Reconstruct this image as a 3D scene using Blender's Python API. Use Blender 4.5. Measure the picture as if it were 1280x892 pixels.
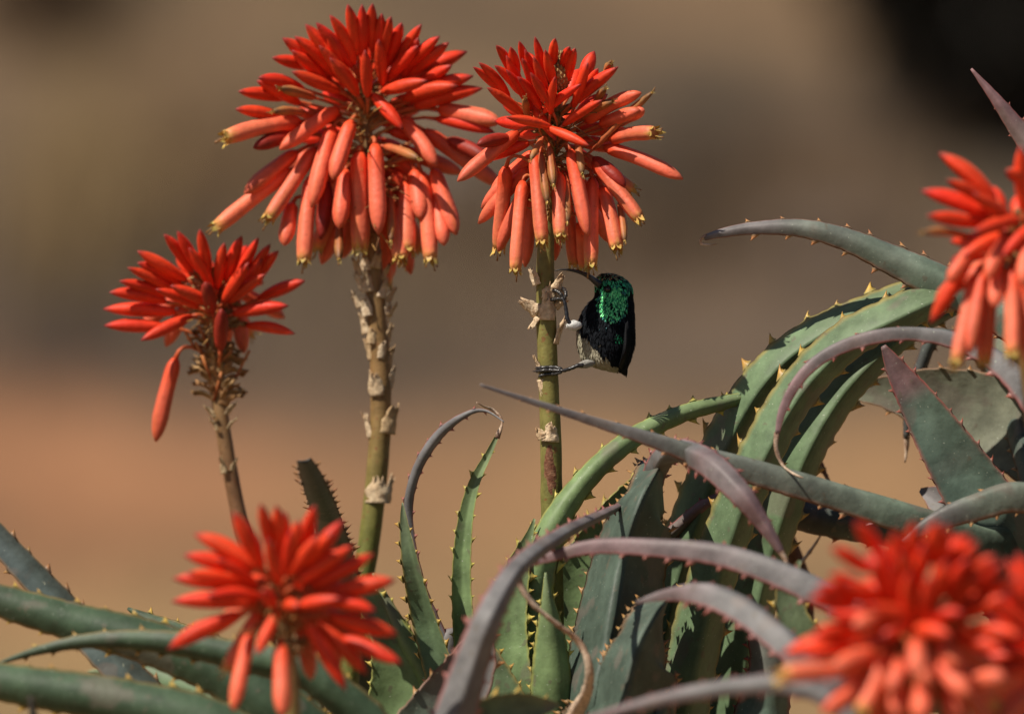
import bpy, math, random
from mathutils import Vector, Matrix, noise
R = math.radians
random.seed(7)
scene = bpy.context.scene
for _o in list(bpy.data.objects):
    bpy.data.objects.remove(_o)

# ------------------------------------------------------------------ camera
CAM_Z, DIST = 1.30, 5.0
PX = 0.54 / 1280.0                      # metres per photo pixel on the focus plane
cam_data = bpy.data.cameras.new('camera')
cam_data.sensor_width = 36.0
cam_data.lens = 36.0 * DIST / 0.54
cam_data.clip_start = 0.1
cam_data.clip_end = 3000.0
cam_data.dof.use_dof = True
cam_data.dof.focus_distance = DIST
cam_data.dof.aperture_fstop = 5.0
cam = bpy.data.objects.new('camera', cam_data)
cam.location = (0, -DIST, CAM_Z)
cam.rotation_euler = (R(90), 0, 0)
scene.collection.objects.link(cam)
scene.camera = cam

# ------------------------------------------------------------------ light
SUN_AZ, SUN_EL = R(-126), R(52)         # azimuth from +Y towards +X: behind the camera, to its left
sun_dir = Vector((math.sin(SUN_AZ) * math.cos(SUN_EL), math.cos(SUN_AZ) * math.cos(SUN_EL), math.sin(SUN_EL)))
world = bpy.data.worlds.new('World')
scene.world = world
world.use_nodes = True
wn = world.node_tree
wn.nodes.clear()
sky = wn.nodes.new('ShaderNodeTexSky')
sky.sky_type = 'NISHITA'
sky.sun_disc = False
sky.sun_elevation = SUN_EL
sky.sun_rotation = SUN_AZ
bg = wn.nodes.new('ShaderNodeBackground')
bg.inputs['Strength'].default_value = 0.05
wo = wn.nodes.new('ShaderNodeOutputWorld')
wn.links.new(sky.outputs[0], bg.inputs[0])
wn.links.new(bg.outputs[0], wo.inputs[0])
sun_data = bpy.data.lights.new('sun', 'SUN')
sun_data.energy = 5.0
sun_data.angle = R(0.53)
sun_data.color = (1.0, 0.92, 0.80)
sun = bpy.data.objects.new('sun', sun_data)
sun.rotation_euler = sun_dir.to_track_quat('Z', 'Y').to_euler()
sun.location = (-3, -4, 6)
scene.collection.objects.link(sun)

scene.view_settings.view_transform = 'Standard'
scene.view_settings.look = 'None'
scene.view_settings.exposure = 0.18
scene.view_settings.gamma = 1.0
scene.view_settings.use_curve_mapping = False
scene.render.engine = 'CYCLES'
scene.cycles.use_denoising = True
scene.cycles.max_bounces = 6
scene.cycles.caustics_reflective = False
scene.cycles.caustics_refractive = False


# ------------------------------------------------------------------ helpers
def P(px, py, d=0.0):
    """photo pixel and depth behind the focus plane (m) -> world point"""
    k = (DIST + d) / DIST * PX
    return Vector(((px - 640) * k, d, CAM_Z - (py - 446) * k))


def S(d):
    return PX * (DIST + d) / DIST


def lerp(a, b, t):
    return a + (b - a) * t


def mix(a, b, t):
    t = max(0.0, min(1.0, t))
    return tuple(lerp(x, y, t) for x, y in zip(a, b))


def sstep(a, b, x):
    t = max(0.0, min(1.0, (x - a) / (b - a)))
    return t * t * (3 - 2 * t)


def catmull(pts, n):
    """n+1 evenly spaced samples through tuples pts"""
    m = len(pts)
    dim = len(pts[0])
    dense = []
    per = 16
    for i in range(m - 1):
        p0, p1, p2, p3 = pts[max(i - 1, 0)], pts[i], pts[i + 1], pts[min(i + 2, m - 1)]
        for k in range(per):
            t = k / per
            dense.append(tuple(0.5 * (2 * p1[j] + (p2[j] - p0[j]) * t + (2 * p0[j] - 5 * p1[j] + 4 * p2[j] - p3[j]) * t * t
                         + (3 * p1[j] - p0[j] - 3 * p2[j] + p3[j]) * t ** 3) for j in range(dim)))
    dense.append(tuple(pts[-1]))
    acc = [0.0]
    for a, b in zip(dense, dense[1:]):
        acc.append(acc[-1] + math.dist(a[:3], b[:3]))
    out, k = [], 0
    for i in range(n + 1):
        s = acc[-1] * i / n
        while k < len(acc) - 2 and acc[k + 1] < s:
            k += 1
        f = (s - acc[k]) / max(acc[k + 1] - acc[k], 1e-12)
        out.append(tuple(lerp(dense[k][j], dense[k + 1][j], f) for j in range(dim)))
    return out


class MB:
    """collects vertices, faces and vertex colours; build() links them as one mesh object"""

    def __init__(self):
        self.v, self.f, self.c = [], [], []

    def vert(self, p, c):
        self.v.append(tuple(p))
        self.c.append((c[0], c[1], c[2], 1.0))
        return len(self.v) - 1

    def face(self, *idx):
        self.f.append(tuple(idx))

    def rings(self, rings, close=True, cap0=False, cap1=False):
        for a, b in zip(rings, rings[1:]):
            n = len(a)
            for i in range(n if close else n - 1):
                j = (i + 1) % n
                self.f.append((a[i], a[j], b[j], b[i]))
        if cap0:
            self.f.append(tuple(reversed(rings[0])))
        if cap1:
            self.f.append(tuple(rings[-1]))

    def sweep(self, pts, radii, nseg, colfn, radfn=None, ref=None, cap=True):
        """tube through points; colfn(t, ang) -> colour, radfn(t, ang) -> factor"""
        n = len(pts)
        rings = []
        up = ref or Vector((0.31, 0.77, 0.55))
        prev = None
        for i, p in enumerate(pts):
            T = (pts[min(i + 1, n - 1)] - pts[max(i - 1, 0)])
            if T.length < 1e-9:
                T = Vector((0, 0, 1))
            T.normalize()
            if prev is None:
                A = up.cross(T)
                if A.length < 1e-4:
                    A = Vector((1, 0, 0)).cross(T)
            else:
                A = prev - T * prev.dot(T)
            A.normalize()
            prev = A
            B = T.cross(A)
            t = i / (n - 1)
            ring = []
            for k in range(nseg):
                a = 2 * math.pi * k / nseg
                r = radii[i] * (radfn(t, a) if radfn else 1.0)
                ring.append(self.vert(p + A * math.cos(a) * r + B * math.sin(a) * r, colfn(t, a)))
            rings.append(ring)
        self.rings(rings, True, cap, cap)

    def build(self, name, mat, parent=None, origin=None, smooth=True, kind=None):
        o0 = origin or Vector((0, 0, 0))
        me = bpy.data.meshes.new(name)
        me.from_pydata([(x - o0.x, y - o0.y, z - o0.z) for x, y, z in self.v], [], self.f)
        at = me.color_attributes.new('Col', 'FLOAT_COLOR', 'POINT')
        flat = []
        for c in self.c:
            flat.extend(c)
        at.data.foreach_set('color', flat)
        if smooth:
            me.polygons.foreach_set('use_smooth', [True] * len(me.polygons))
        me.materials.append(mat)
        me.update()
        ob = bpy.data.objects.new(name, me)
        scene.collection.objects.link(ob)
        if parent is not None:
            ob.parent = parent
        if kind:
            ob['kind'] = kind
        return ob


def thing(name, label, cat, loc, group=None):
    o = bpy.data.objects.new(name, None)
    o.empty_display_size = 0.05
    o.location = loc
    o['label'] = label
    o['category'] = cat
    if group:
        o['group'] = group
    scene.collection.objects.link(o)
    return o


# ------------------------------------------------------------------ materials
def base_mat(name, rough=0.5, spec=0.5, metal=0.0, sss=0.0):
    m = bpy.data.materials.new(name)
    m.use_nodes = True
    nt = m.node_tree
    b = nt.nodes['Principled BSDF']
    b.inputs['Roughness'].default_value = rough
    b.inputs['Specular IOR Level'].default_value = spec
    b.inputs['Metallic'].default_value = metal
    if sss:
        b.inputs['Subsurface Weight'].default_value = sss
        b.inputs['Subsurface Radius'].default_value = (1.0, 0.35, 0.2)
        b.inputs['Subsurface Scale'].default_value = 0.003
    return m, nt, b


def N(nt, kind, **kw):
    n = nt.nodes.new(kind)
    for k, v in kw.items():
        if k in n.inputs:
            n.inputs[k].default_value = v
        else:
            setattr(n, k, v)
    return n


def attr_mat(name, rough, spec, mott=(120.0, 0.75, 1.2), spots=None, bump=(400.0, 0.15), metal=0.0, sss=0.0, stretch=None):
    """vertex colour times mottling, optional spots (scale, threshold, colour), fine bump"""
    m, nt, b = base_mat(name, rough, spec, metal, sss)
    L = nt.links.new
    at = N(nt, 'ShaderNodeAttribute', attribute_name='Col')
    tc = N(nt, 'ShaderNodeTexCoord')
    vec = tc.outputs['Object']
    if stretch:
        mp = N(nt, 'ShaderNodeMapping')
        mp.inputs['Scale'].default_value = stretch
        L(vec, mp.inputs['Vector'])
        vec = mp.outputs[0]
    nz = N(nt, 'ShaderNodeTexNoise', Scale=mott[0], Detail=5.0, Roughness=0.65)
    L(vec, nz.inputs['Vector'])
    mr = N(nt, 'ShaderNodeMapRange')
    mr.inputs['From Min'].default_value = 0.3
    mr.inputs['From Max'].default_value = 0.7
    mr.inputs['To Min'].default_value = mott[1]
    mr.inputs['To Max'].default_value = mott[2]
    L(nz.outputs['Fac'], mr.inputs['Value'])
    mul = N(nt, 'ShaderNodeVectorMath', operation='SCALE')
    L(at.outputs['Color'], mul.inputs[0])
    L(mr.outputs[0], mul.inputs['Scale'])
    col = mul.outputs[0]
    if spots:
        for sc, th, sc_col, amount in spots:
            vz = N(nt, 'ShaderNodeTexNoise', Scale=sc, Detail=2.0, Roughness=0.5)
            L(tc.outputs['Object'], vz.inputs['Vector'])
            r2 = N(nt, 'ShaderNodeMapRange')
            r2.inputs['From Min'].default_value = th
            r2.inputs['From Max'].default_value = th + 0.05
            r2.inputs['To Max'].default_value = amount
            L(vz.outputs['Fac'], r2.inputs['Value'])
            mx = N(nt, 'ShaderNodeMix', data_type='RGBA')
            L(r2.outputs[0], mx.inputs['Factor'])
            L(col, mx.inputs[6])
            mx.inputs[7].default_value = (*sc_col, 1)
            col = mx.outputs[2]
    L(col, b.inputs['Base Color'])
    bz = N(nt, 'ShaderNodeTexNoise', Scale=bump[0], Detail=4.0)
    L(vec, bz.inputs['Vector'])
    bp = N(nt, 'ShaderNodeBump', Strength=bump[1], Distance=0.001)
    L(bz.outputs['Fac'], bp.inputs['Height'])
    L(bp.outputs[0], b.inputs['Normal'])
    rr = N(nt, 'ShaderNodeMapRange')
    rr.inputs['To Min'].default_value = max(rough - 0.1, 0.05)
    rr.inputs['To Max'].default_value = min(rough + 0.15, 1)
    L(nz.outputs['Fac'], rr.inputs['Value'])
    L(rr.outputs[0], b.inputs['Roughness'])
    return m


M = {}
M['leaf'] = attr_mat('leaf_skin', 0.54, 0.35, (70, 0.66, 1.26),
                     [(700, 0.70, (0.42, 0.45, 0.36), 0.75), (150, 0.66, (0.12, 0.10, 0.07), 0.55), (38, 0.60, (0.17, 0.13, 0.11), 0.40), (1100, 0.69, (0.07, 0.06, 0.04), 0.6)], (150, 0.45))
M['teeth'] = attr_mat('leaf_teeth', 0.45, 0.4, (400, 0.8, 1.2))
M['dry'] = attr_mat('dry_leaf', 0.8, 0.2, (500, 0.6, 1.3), None, (900, 0.5))
M['floret'] = attr_mat('floret_skin', 0.50, 0.30, (150, 0.84, 1.14), [(420, 0.68, (0.30, 0.05, 0.03), 0.35), (900, 0.70, (0.50, 0.20, 0.08), 0.4)], (350, 0.35), sss=0.14)
M['stalk'] = attr_mat('stalk_skin', 0.5, 0.35, (140, 0.7, 1.25), [(330, 0.64, (0.20, 0.06, 0.025), 0.6)], (600, 0.25))
M['bract'] = attr_mat('papery_bract', 0.75, 0.2, (500, 0.65, 1.25), [(350, 0.62, (0.22, 0.10, 0.04), 0.5)], (900, 0.5))
M['trunk'] = attr_mat('trunk_bark', 0.9, 0.1, (60, 0.6, 1.3), None, (120, 0.8))
M['plumage'] = attr_mat('plumage', 0.7, 0.06, (900, 0.7, 1.2), None, (1500, 0.3))
M['glint'] = attr_mat('iridescent_feather', 0.42, 0.7, (900, 0.7, 1.2), None, (1500, 0.3), metal=0.45)
M['horn'] = attr_mat('bill_horn', 0.28, 0.5, (900, 0.8, 1.15), None, (1200, 0.15))
M['eye'] = attr_mat('eye_gloss', 0.06, 0.6, (100, 1, 1), None, (100, 0.0))
M['far_leaf'] = attr_mat('shrub_leaf', 0.6, 0.3, (6, 0.7, 1.2), None, (20, 0.2))
M['grass'] = attr_mat('dry_grass', 0.75, 0.2, (5, 0.7, 1.25), None, (20, 0.1))
M['rock'] = attr_mat('weathered_rock', 0.9, 0.2, (3, 0.6, 1.3), None, (8, 0.6))


def ground_mat():
    m, nt, b = base_mat('veld_ground', 0.95, 0.1)
    L = nt.links.new
    geo = N(nt, 'ShaderNodeNewGeometry')
    n1 = N(nt, 'ShaderNodeTexNoise', Scale=0.95, Detail=3.0, Roughness=0.6)
    n2 = N(nt, 'ShaderNodeTexNoise', Scale=6.0, Detail=6.0, Roughness=0.7)
    L(geo.outputs['Position'], n1.inputs['Vector'])
    L(geo.outputs['Position'], n2.inputs['Vector'])
    at = N(nt, 'ShaderNodeAttribute', attribute_name='Col')
    ramp = N(nt, 'ShaderNodeValToRGB')
    ramp.color_ramp.elements[0].position = 0.32
    ramp.color_ramp.elements[0].color = (0.50, 0.53, 0.55, 1)
    ramp.color_ramp.elements[1].position = 0.68
    ramp.color_ramp.elements[1].color = (1.42, 1.28, 1.10, 1)
    L(n1.outputs['Fac'], ramp.inputs[0])
    mx = N(nt, 'ShaderNodeMix', data_type='RGBA', blend_type='MULTIPLY')
    mx.inputs[0].default_value = 1.0
    L(at.outputs['Color'], mx.inputs[6])
    L(ramp.outputs[0], mx.inputs[7])
    r2 = N(nt, 'ShaderNodeMapRange')
    r2.inputs['To Min'].default_value = 0.6
    r2.inputs['To Max'].default_value = 1.4
    L(n2.outputs['Fac'], r2.inputs['Value'])
    sc = N(nt, 'ShaderNodeVectorMath', operation='SCALE')
    L(mx.outputs[2], sc.inputs[0])
    L(r2.outputs[0], sc.inputs['Scale'])
    L(sc.outputs[0], b.inputs['Base Color'])
    bp = N(nt, 'ShaderNodeBump', Strength=0.6, Distance=0.05)
    L(n2.outputs['Fac'], bp.inputs['Height'])
    L(bp.outputs[0], b.inputs['Normal'])
    return m


M['ground'] = ground_mat()


# ------------------------------------------------------------------ setting: ground and the bank behind
def ground_z(x, y):
    t = max(0.0, y - 27.5)
    z = 0.34 * t * sstep(0, 3.5, t) if t < 40 else 0.34 * 40 + (t - 40) * 0.22
    z += 0.10 * noise.noise(Vector((x * 0.35, y * 0.35, 3.1))) * sstep(8, 20, y)
    z += 0.9 * noise.noise(Vector((x * 0.05, y * 0.05, 8.2))) * sstep(30, 70, y)
    return z


SOIL, STRAW, SCREE, BROWN = (0.235, 0.118, 0.070), (0.245, 0.170, 0.096), (0.100, 0.078, 0.063), (0.130, 0.092, 0.062)


def ground_col(x, y):
    n = noise.noise(Vector((x * 0.5, y * 0.5, 1.7)))
    n2 = noise.noise(Vector((x * 0.9, y * 0.4, 5.7)))
    c = STRAW
    h = ground_z(x, y)
    c = mix(c, SOIL, sstep(0.35, 0.75, h + 0.2 * n2) * lerp(0.85, 0.3, sstep(-1.5, 0.5, x)))
    c = mix(c, SCREE, sstep(0.95, 1.35, h + 0.25 * n))
    c = mix(c, BROWN, sstep(1.95, 2.6, h + 0.4 * n))
    return c


g = MB()
ys = [-40, -25, -15, -10, -6, -3, 0, 4, 8, 12, 16, 20, 24] + [26 + 0.4 * i for i in range(48)] + [46, 50, 56, 64, 75, 90, 120, 170, 240, 340, 480]
xs = sorted({s * v for v in (0, .4, .8, 1.2, 1.6, 2, 2.4, 2.8, 3.2, 3.6, 4, 5, 6, 8, 10, 13, 17, 22, 30, 45, 70, 110, 170, 260, 400) for s in (1, -1)})
gr = [[g.vert((x, y, ground_z(x, y)), ground_col(x, y)) for x in xs] for y in ys]
for a, b_ in zip(gr, gr[1:]):
    for i in range(len(xs) - 1):
        g.face(a[i], a[i + 1], b_[i + 1], b_[i])
go = g.build('ground', M['ground'])
go['kind'] = 'structure'

# dry grass on the flat and the bank, one mass nobody could count
gb = MB()
rg = random.Random(3)
for k in range(9000):
    y = rg.uniform(24, 42)
    x = rg.uniform(-5.5, 5.5)
    if noise.noise(Vector((x * 0.6, y * 0.6, 4.0))) < rg.uniform(-0.35, 0.35):
        continue
    z = ground_z(x, y)
    hgt = rg.uniform(0.08, 0.26)
    a = rg.uniform(0, 6.28)
    w = rg.uniform(0.004, 0.009)
    lx, ly = math.cos(a), math.sin(a)
    c = mix((0.40, 0.29, 0.14), (0.24, 0.17, 0.09), rg.random())
    if rg.random() < 0.2:
        c = (0.16, 0.16, 0.07)
    lean = rg.uniform(0.1, 0.6) * hgt
    i0 = gb.vert((x - ly * w, y + lx * w, z), c)
    i1 = gb.vert((x + ly * w, y - lx * w, z), c)
    i2 = gb.vert((x + lx * lean * 0.4 + ly * w * 0.7, y + ly * lean * 0.4 - lx * w * 0.7, z + hgt * 0.6), c)
    i3 = gb.vert((x + lx * lean * 0.4 - ly * w * 0.7, y + ly * lean * 0.4 + lx * w * 0.7, z + hgt * 0.6), c)
    i4 = gb.vert((x + lx * lean, y + ly * lean, z + hgt), c)
    gb.face(i0, i1, i2, i3)
    gb.face(i3, i2, i4)
for (cx_, cy_, sp_, hh_, cc_, nn_) in ((95, 330, 0.16, 0.75, (0.36, 0.25, 0.13), 420), (235, 240, 0.35, 0.45, (0.28, 0.18, 0.10), 420), (470, 440, 0.5, 0.3, (0.22, 0.16, 0.11), 260),
                                        (640, 330, 0.45, 0.5, (0.20, 0.135, 0.085), 420), (830, 300, 0.3, 0.5, (0.10, 0.08, 0.06), 360), (1000, 300, 0.25, 0.55, (0.24, 0.16, 0.10), 320),
                                        (40, 440, 0.35, 0.35, (0.15, 0.12, 0.10), 240), (300, 880, 0.5, 0.2, (0.36, 0.30, 0.15), 160)):
    dd = 20.0
    while dd < 60 and P(cx_, cy_, dd).z > ground_z(P(cx_, cy_, dd).x, dd):
        dd += 0.1
    pc_ = P(cx_, cy_, dd)
    for k in range(nn_):
        x = pc_.x + rg.gauss(0, sp_)
        y = pc_.y + rg.gauss(0, 0.35)
        z = ground_z(x, y)
        hgt = hh_ * rg.uniform(0.5, 1.1)
        w = rg.uniform(0.006, 0.012)
        lx = rg.uniform(-0.35, 0.35) * hgt
        c = mix(cc_, tuple(q * 0.7 for q in cc_), rg.random())
        a = rg.uniform(0, 3.14)
        ca, sa = math.cos(a) * w, math.sin(a) * w
        i0 = gb.vert((x - ca, y - sa, z), c)
        i1 = gb.vert((x + ca, y + sa, z), c)
        i2 = gb.vert((x + lx * 0.4 + ca * 0.7, y + sa * 0.7, z + hgt * 0.6), c)
        i3 = gb.vert((x + lx * 0.4 - ca * 0.7, y - sa * 0.7, z + hgt * 0.6), c)
        i4 = gb.vert((x + lx, y, z + hgt), c)
        gb.face(i0, i1, i2, i3)
        gb.face(i3, i2, i4)
gro = gb.build('dry_grass', M['grass'], kind='stuff')
gro['label'] = 'blurred straw-coloured dry grass on the bank behind the aloes'
gro['category'] = 'grass'


def shrub(name, label, cat, x, y, rx, rz, col, n, leaf, seed, lift=0.0, group=None):
    rs = random.Random(seed)
    z0 = ground_z(x, y)
    root = thing(name, label, cat, (x, y, z0), group)
    o = Vector((x, y, z0))
    st = MB()
    tips = []
    for k in range(9):
        a = rs.uniform(0, 6.28)
        e = Vector((math.cos(a) * rx * rs.uniform(0.3, 0.8), math.sin(a) * rx * rs.uniform(0.3, 0.8), rz * rs.uniform(0.7, 1.6) + lift))
        mid = e * 0.5 + Vector((0, 0, 0.12 * rz))
        st.sweep([o + Vector((0, 0, -0.05)), o + mid, o + e], [0.05 * rx, 0.03 * rx, 0.008 * rx], 6, lambda t, q: (0.11, 0.085, 0.065))
        tips.append(e)
    st.build('stem', M['trunk'], root, o)
    cr = MB()
    lobes = [(Vector((rs.uniform(-.6, .6) * rx, rs.uniform(-.6, .6) * rx, rz * (0.55 + rs.random()) + lift)), rs.uniform(0.35, 0.6)) for _ in range(9)]
    for k in range(n):
        c0, f = rs.choice(lobes)
        d = Vector((rs.gauss(0, 1), rs.gauss(0, 1), rs.gauss(0, 1))).normalized() * (rs.random() ** 0.75) * 1.25
        p = o + c0 + Vector((d.x * rx * f, d.y * rx * f, d.z * rz * f))
        a = Vector((rs.gauss(0, 1), rs.gauss(0, 1), rs.gauss(0, 0.6))).normalized()
        b = a.cross(Vector((rs.random(), rs.random(), rs.random())))
        if b.length < 1e-3:
            continue
        b.normalize()
        l = leaf * rs.uniform(0.6, 1.3)
        cc = mix(col, tuple(q * 1.6 for q in col), rs.random())
        i = [cr.vert(p - a * l, cc), cr.vert(p + b * l * 0.45, cc), cr.vert(p + a * l, cc), cr.vert(p - b * l * 0.45, cc)]
        cr.face(*i)
    cr.build('crown', M['far_leaf'], root, o, smooth=False)
    return root


def rock(label, x, y, r, col, seed):
    rs = random.Random(seed)
    b = MB()
    o = Vector((x, y, ground_z(x, y)))
    rings = []
    for i in range(9):
        ph = math.pi * i / 8
        ring = []
        for k in range(14):
            th = 2 * math.pi * k / 14
            d = Vector((math.sin(ph) * math.cos(th), math.sin(ph) * math.sin(th), math.cos(ph)))
            f = r * (1 + 0.35 * noise.noise(d * 1.7 + Vector((seed, 0, 0))) + 0.12 * noise.noise(d * 5))
            ring.append(b.vert(o + Vector((d.x * f * 1.3, d.y * f, d.z * f * 0.75 + r * 0.25)), col))
        rings.append(ring)
    b.rings(rings)
    ob = b.build('boulder', M['rock'], None, o)
    ob.location = o
    ob['label'] = label
    ob['category'] = 'rock'
    return ob


# ------------------------------------------------------------------ aloe parts
def sample_noise(v, s):
    return noise.noise(Vector(v) * s)


PAL = {   # base colour, tip colour, margin, tooth
    'green': ((0.122, 0.185, 0.095), (0.140, 0.180, 0.100), (0.30, 0.22, 0.06), (0.62, 0.40, 0.07)),
    'deep': ((0.050, 0.085, 0.046), (0.060, 0.085, 0.052), (0.22, 0.15, 0.05), (0.50, 0.32, 0.06)),
    'shade': ((0.070, 0.100, 0.076), (0.075, 0.100, 0.078), (0.20, 0.10, 0.045), (0.45, 0.26, 0.08)),  # green darkened: shade of the broad upright leaves put into the colour
    'fresh': ((0.160, 0.235, 0.100), (0.160, 0.210, 0.100), (0.30, 0.28, 0.06), (0.62, 0.50, 0.09)),
    'grey': ((0.135, 0.178, 0.130), (0.165, 0.150, 0.150), (0.26, 0.10, 0.055), (0.50, 0.24, 0.08)),
    'purple': ((0.165, 0.160, 0.160), (0.225, 0.140, 0.145), (0.30, 0.085, 0.075), (0.42, 0.13, 0.09)),
    'plum': ((0.100, 0.145, 0.112), (0.200, 0.115, 0.120), (0.30, 0.07, 0.055), (0.34, 0.08, 0.05)),
    'dark': ((0.055, 0.075, 0.062), (0.060, 0.062, 0.060), (0.11, 0.05, 0.03), (0.30, 0.15, 0.05)),  # dark grey-green, with the shade of turned-away leaves put into the colour
    'blue': ((0.085, 0.115, 0.110), (0.11, 0.14, 0.14), (0.24, 0.14, 0.06), (0.45, 0.24, 0.07)),
    'pale': ((0.190, 0.225, 0.150), (0.20, 0.21, 0.15), (0.28, 0.13, 0.07), (0.50, 0.24, 0.08)),
    'dry': ((0.46, 0.33, 0.21), (0.52, 0.42, 0.30), (0.40, 0.25, 0.15), (0.3, 0.2, 0.1)),
    'brown': ((0.10, 0.055, 0.04), (0.24, 0.13, 0.08), (0.15, 0.08, 0.05), (0.3, 0.2, 0.1)),
}


def leaf(plant, pts, pal='green', face=1, thick=0.22, chan=0.16, teeth=True, spacing=34, tooth=9.0, seed=0, fold=0.0,
         name='leaf', dry_tip=None, label=None, wob=1.0, red_tip=0.7):
    """pts: (px, py, depth m, width px, roll deg) from base to tip.
    face=+1 the channelled side looks at the camera, -1 the rounded back does."""
    root, org = plant
    base, tipc, marg, toothc = PAL[pal]
    rs = random.Random(1000 + seed)
    q3 = [(*P(x, y, d), w * S(d), r) for x, y, d, w, r in pts]
    ln = sum(math.dist(a[:3], b[:3]) for a, b in zip(q3, q3[1:]))
    n = max(24, min(170, int(ln / (4.5 * PX))))
    sm = catmull(q3, n)
    b = MB()
    tb = MB()
    rings = []
    TOP, BOT = 16, 16
    nvec = Vector((seed * 3.7, seed * 1.3, 0))
    sp = spacing * PX
    ph = [rs.uniform(0, 1), rs.uniform(0, 1)]
    edges = []
    # irregular tooth positions on each margin
    tooth_u = []
    for side in (0, 1):
        lst, s = [], sp * ph[side]
        while s < ln * 0.985:
            lst.append(s / ln)
            s += sp * rs.uniform(0.72, 1.3)
        tooth_u.append(lst)

    def scallop(side, u):
        best = min((abs(u - t) for t in tooth_u[side]), default=1) * ln / sp
        return max(0.0, 1 - best * 2.0)

    for i in range(n + 1):
        x, y, z, w, roll = sm[i]
        u = i / n
        p = Vector((x, y, z))
        T = (Vector(sm[min(i + 1, n)][:3]) - Vector(sm[max(i - 1, 0)][:3])).normalized()
        C = Vector((0, -1, 0))
        Sd = T.cross(C)
        if Sd.length < 0.05:
            Sd = T.cross(Vector((0, 0, 1)))
        Sd.normalize()
        N0 = Sd.cross(T)
        if N0.dot(C) < 0:
            N0 = -N0
        r = R(roll)
        W = Sd * math.cos(r) + N0 * math.sin(r)
        Nn = N0 * math.cos(r) - Sd * math.sin(r)
        Nn *= face
        w = max(w, 0.6 * PX)
        wv = 0.035 * w * wob * sample_noise(p + nvec, 28)
        th = thick * w
        mband = max(0.05, min(0.18, 7 * PX / w))
        ring = []
        cpur = sstep(red_tip, 1.0, u + 0.12 * sample_noise(p + nvec, 40))
        cb = mix(base, tipc, cpur)
        fade = 0.9 + 0.25 * sample_noise(p + nvec, 55)
        sch = 2 * min(tooth * 0.42 * PX, 0.10 * w) / w
        e0 = 1 + (scallop(0, u) ** 1.6 - 0.3) * sch * (1 if teeth else 0)
        e1 = 1 + (scallop(1, u) ** 1.6 - 0.3) * sch * (1 if teeth else 0)
        for k in range(TOP + 1):
            v = -1 + 2 * k / TOP
            v = 1.28 * v - 0.28 * v ** 3 if abs(v) < 1 else v
            ev = e1 if v > 0 else e0
            hh = chan * w * (v * v - 0.35) + fold * w * abs(v) + wv * (1 + 0.6 * v)
            hh += 0.012 * w * wob * sample_noise(p * 1.0 + W * v * w * 0.5 + nvec, 120)
            pos = p + W * ((v + math.copysign((ev - 1) * v ** 6, v)) * w * 0.5) + Nn * hh
            c = tuple(q * fade for q in cb)
            c = mix(c, marg, sstep(1 - mband, 0.99, abs(v)) * 0.85)
            c = mix(c, tuple(q * 1.12 for q in c), 0.5 + 0.5 * math.sin(v * 9 + 3 * sample_noise(p, 60)))
            ring.append(b.vert(pos, c))
        for k in range(1, BOT):
            v = 1 - 2 * k / BOT
            v = 1.28 * v - 0.28 * v ** 3
            ev = e1 if v > 0 else e0
            hh = chan * w * (v * v - 0.35) + fold * w * abs(v) - th * (1 - abs(v) ** 2.2) + wv * (1 + 0.6 * v)
            pos = p + W * ((v + math.copysign((ev - 1) * v ** 6, v)) * w * 0.5) + Nn * hh
            c = tuple(q * fade * 1.02 for q in cb)
            c = mix(c, marg, sstep(1 - mband, 0.99, abs(v)) * 0.8)
            c = mix(c, tuple(q * 1.10 for q in c), 0.5 + 0.5 * math.sin(v * 8 + 2 + 3 * sample_noise(p, 60)))
            ring.append(b.vert(pos, c))
        rings.append(ring)
        edges.append((p, T, W, Nn, w, e0, e1, chan * w * 0.65 + fold * w, wv))
    b.rings(rings, True, True, True)
    lo = b.build(name, M['dry' if pal in ('dry', 'brown') else 'leaf'], root, org)
    if label:
        lo['label'] = label
    if teeth:
        for side in (0, 1):
            sg = -1 if side == 0 else 1
            for u in tooth_u[side]:
                if u > 0.97 or rs.random() < 0.06:
                    continue
                i = min(n, int(round(u * n)))
                p, T, W, Nn, w, e0, e1, eh, wv = edges[i]
                e = e1 if side else e0
                size = tooth * PX * (0.55 + 0.45 * min(1, w / (34 * PX))) * rs.uniform(0.55, 1.2)
                bw = size * rs.uniform(0.50, 0.72)
                c0 = p + W * (sg * e * w * 0.5 * 0.96) + Nn * (eh * e + wv * (1 + 0.6 * sg))
                out = (W * sg + T * rs.uniform(0.15, 0.75) + Nn * rs.uniform(0.0, 0.5)).normalized()
                hook = T * size * rs.uniform(0.15, 0.45)
                mid = c0 + out * size * 0.5
                tip = c0 + out * size + hook
                tt = mix(toothc, (toothc[0] * 0.6, toothc[1] * 0.4, toothc[2] * 0.6), rs.random() * 0.7)
                angs = (0, 1.26, 2.51, 3.77, 5.03)
                shape = ((c0, 1.15, 0.55, mix(base, tt, 0.35)), (c0 + out * size * 0.22, 0.72, 0.42, mix(base, tt, 0.75)),
                         (c0 + out * size * 0.52 + hook * 0.25, 0.36, 0.26, tt), (c0 + out * size * 0.80 + hook * 0.65, 0.17, 0.14, mix(tt, (0.16, 0.06, 0.02), 0.3)))
                trs = [[tb.vert(q + T * bw * fa * math.cos(a) + Nn * bw * fb_ * math.sin(a), qc) for a in angs] for q, fa, fb_, qc in shape]
                tv = tb.vert(tip, (0.12, 0.05, 0.02))
                tb.rings(trs)
                for k in range(5):
                    tb.face(trs[-1][k], trs[-1][(k + 1) % 5], tv)
        if tb.v:
            tb.build('teeth', M['teeth'], lo, org, kind='stuff')
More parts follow.
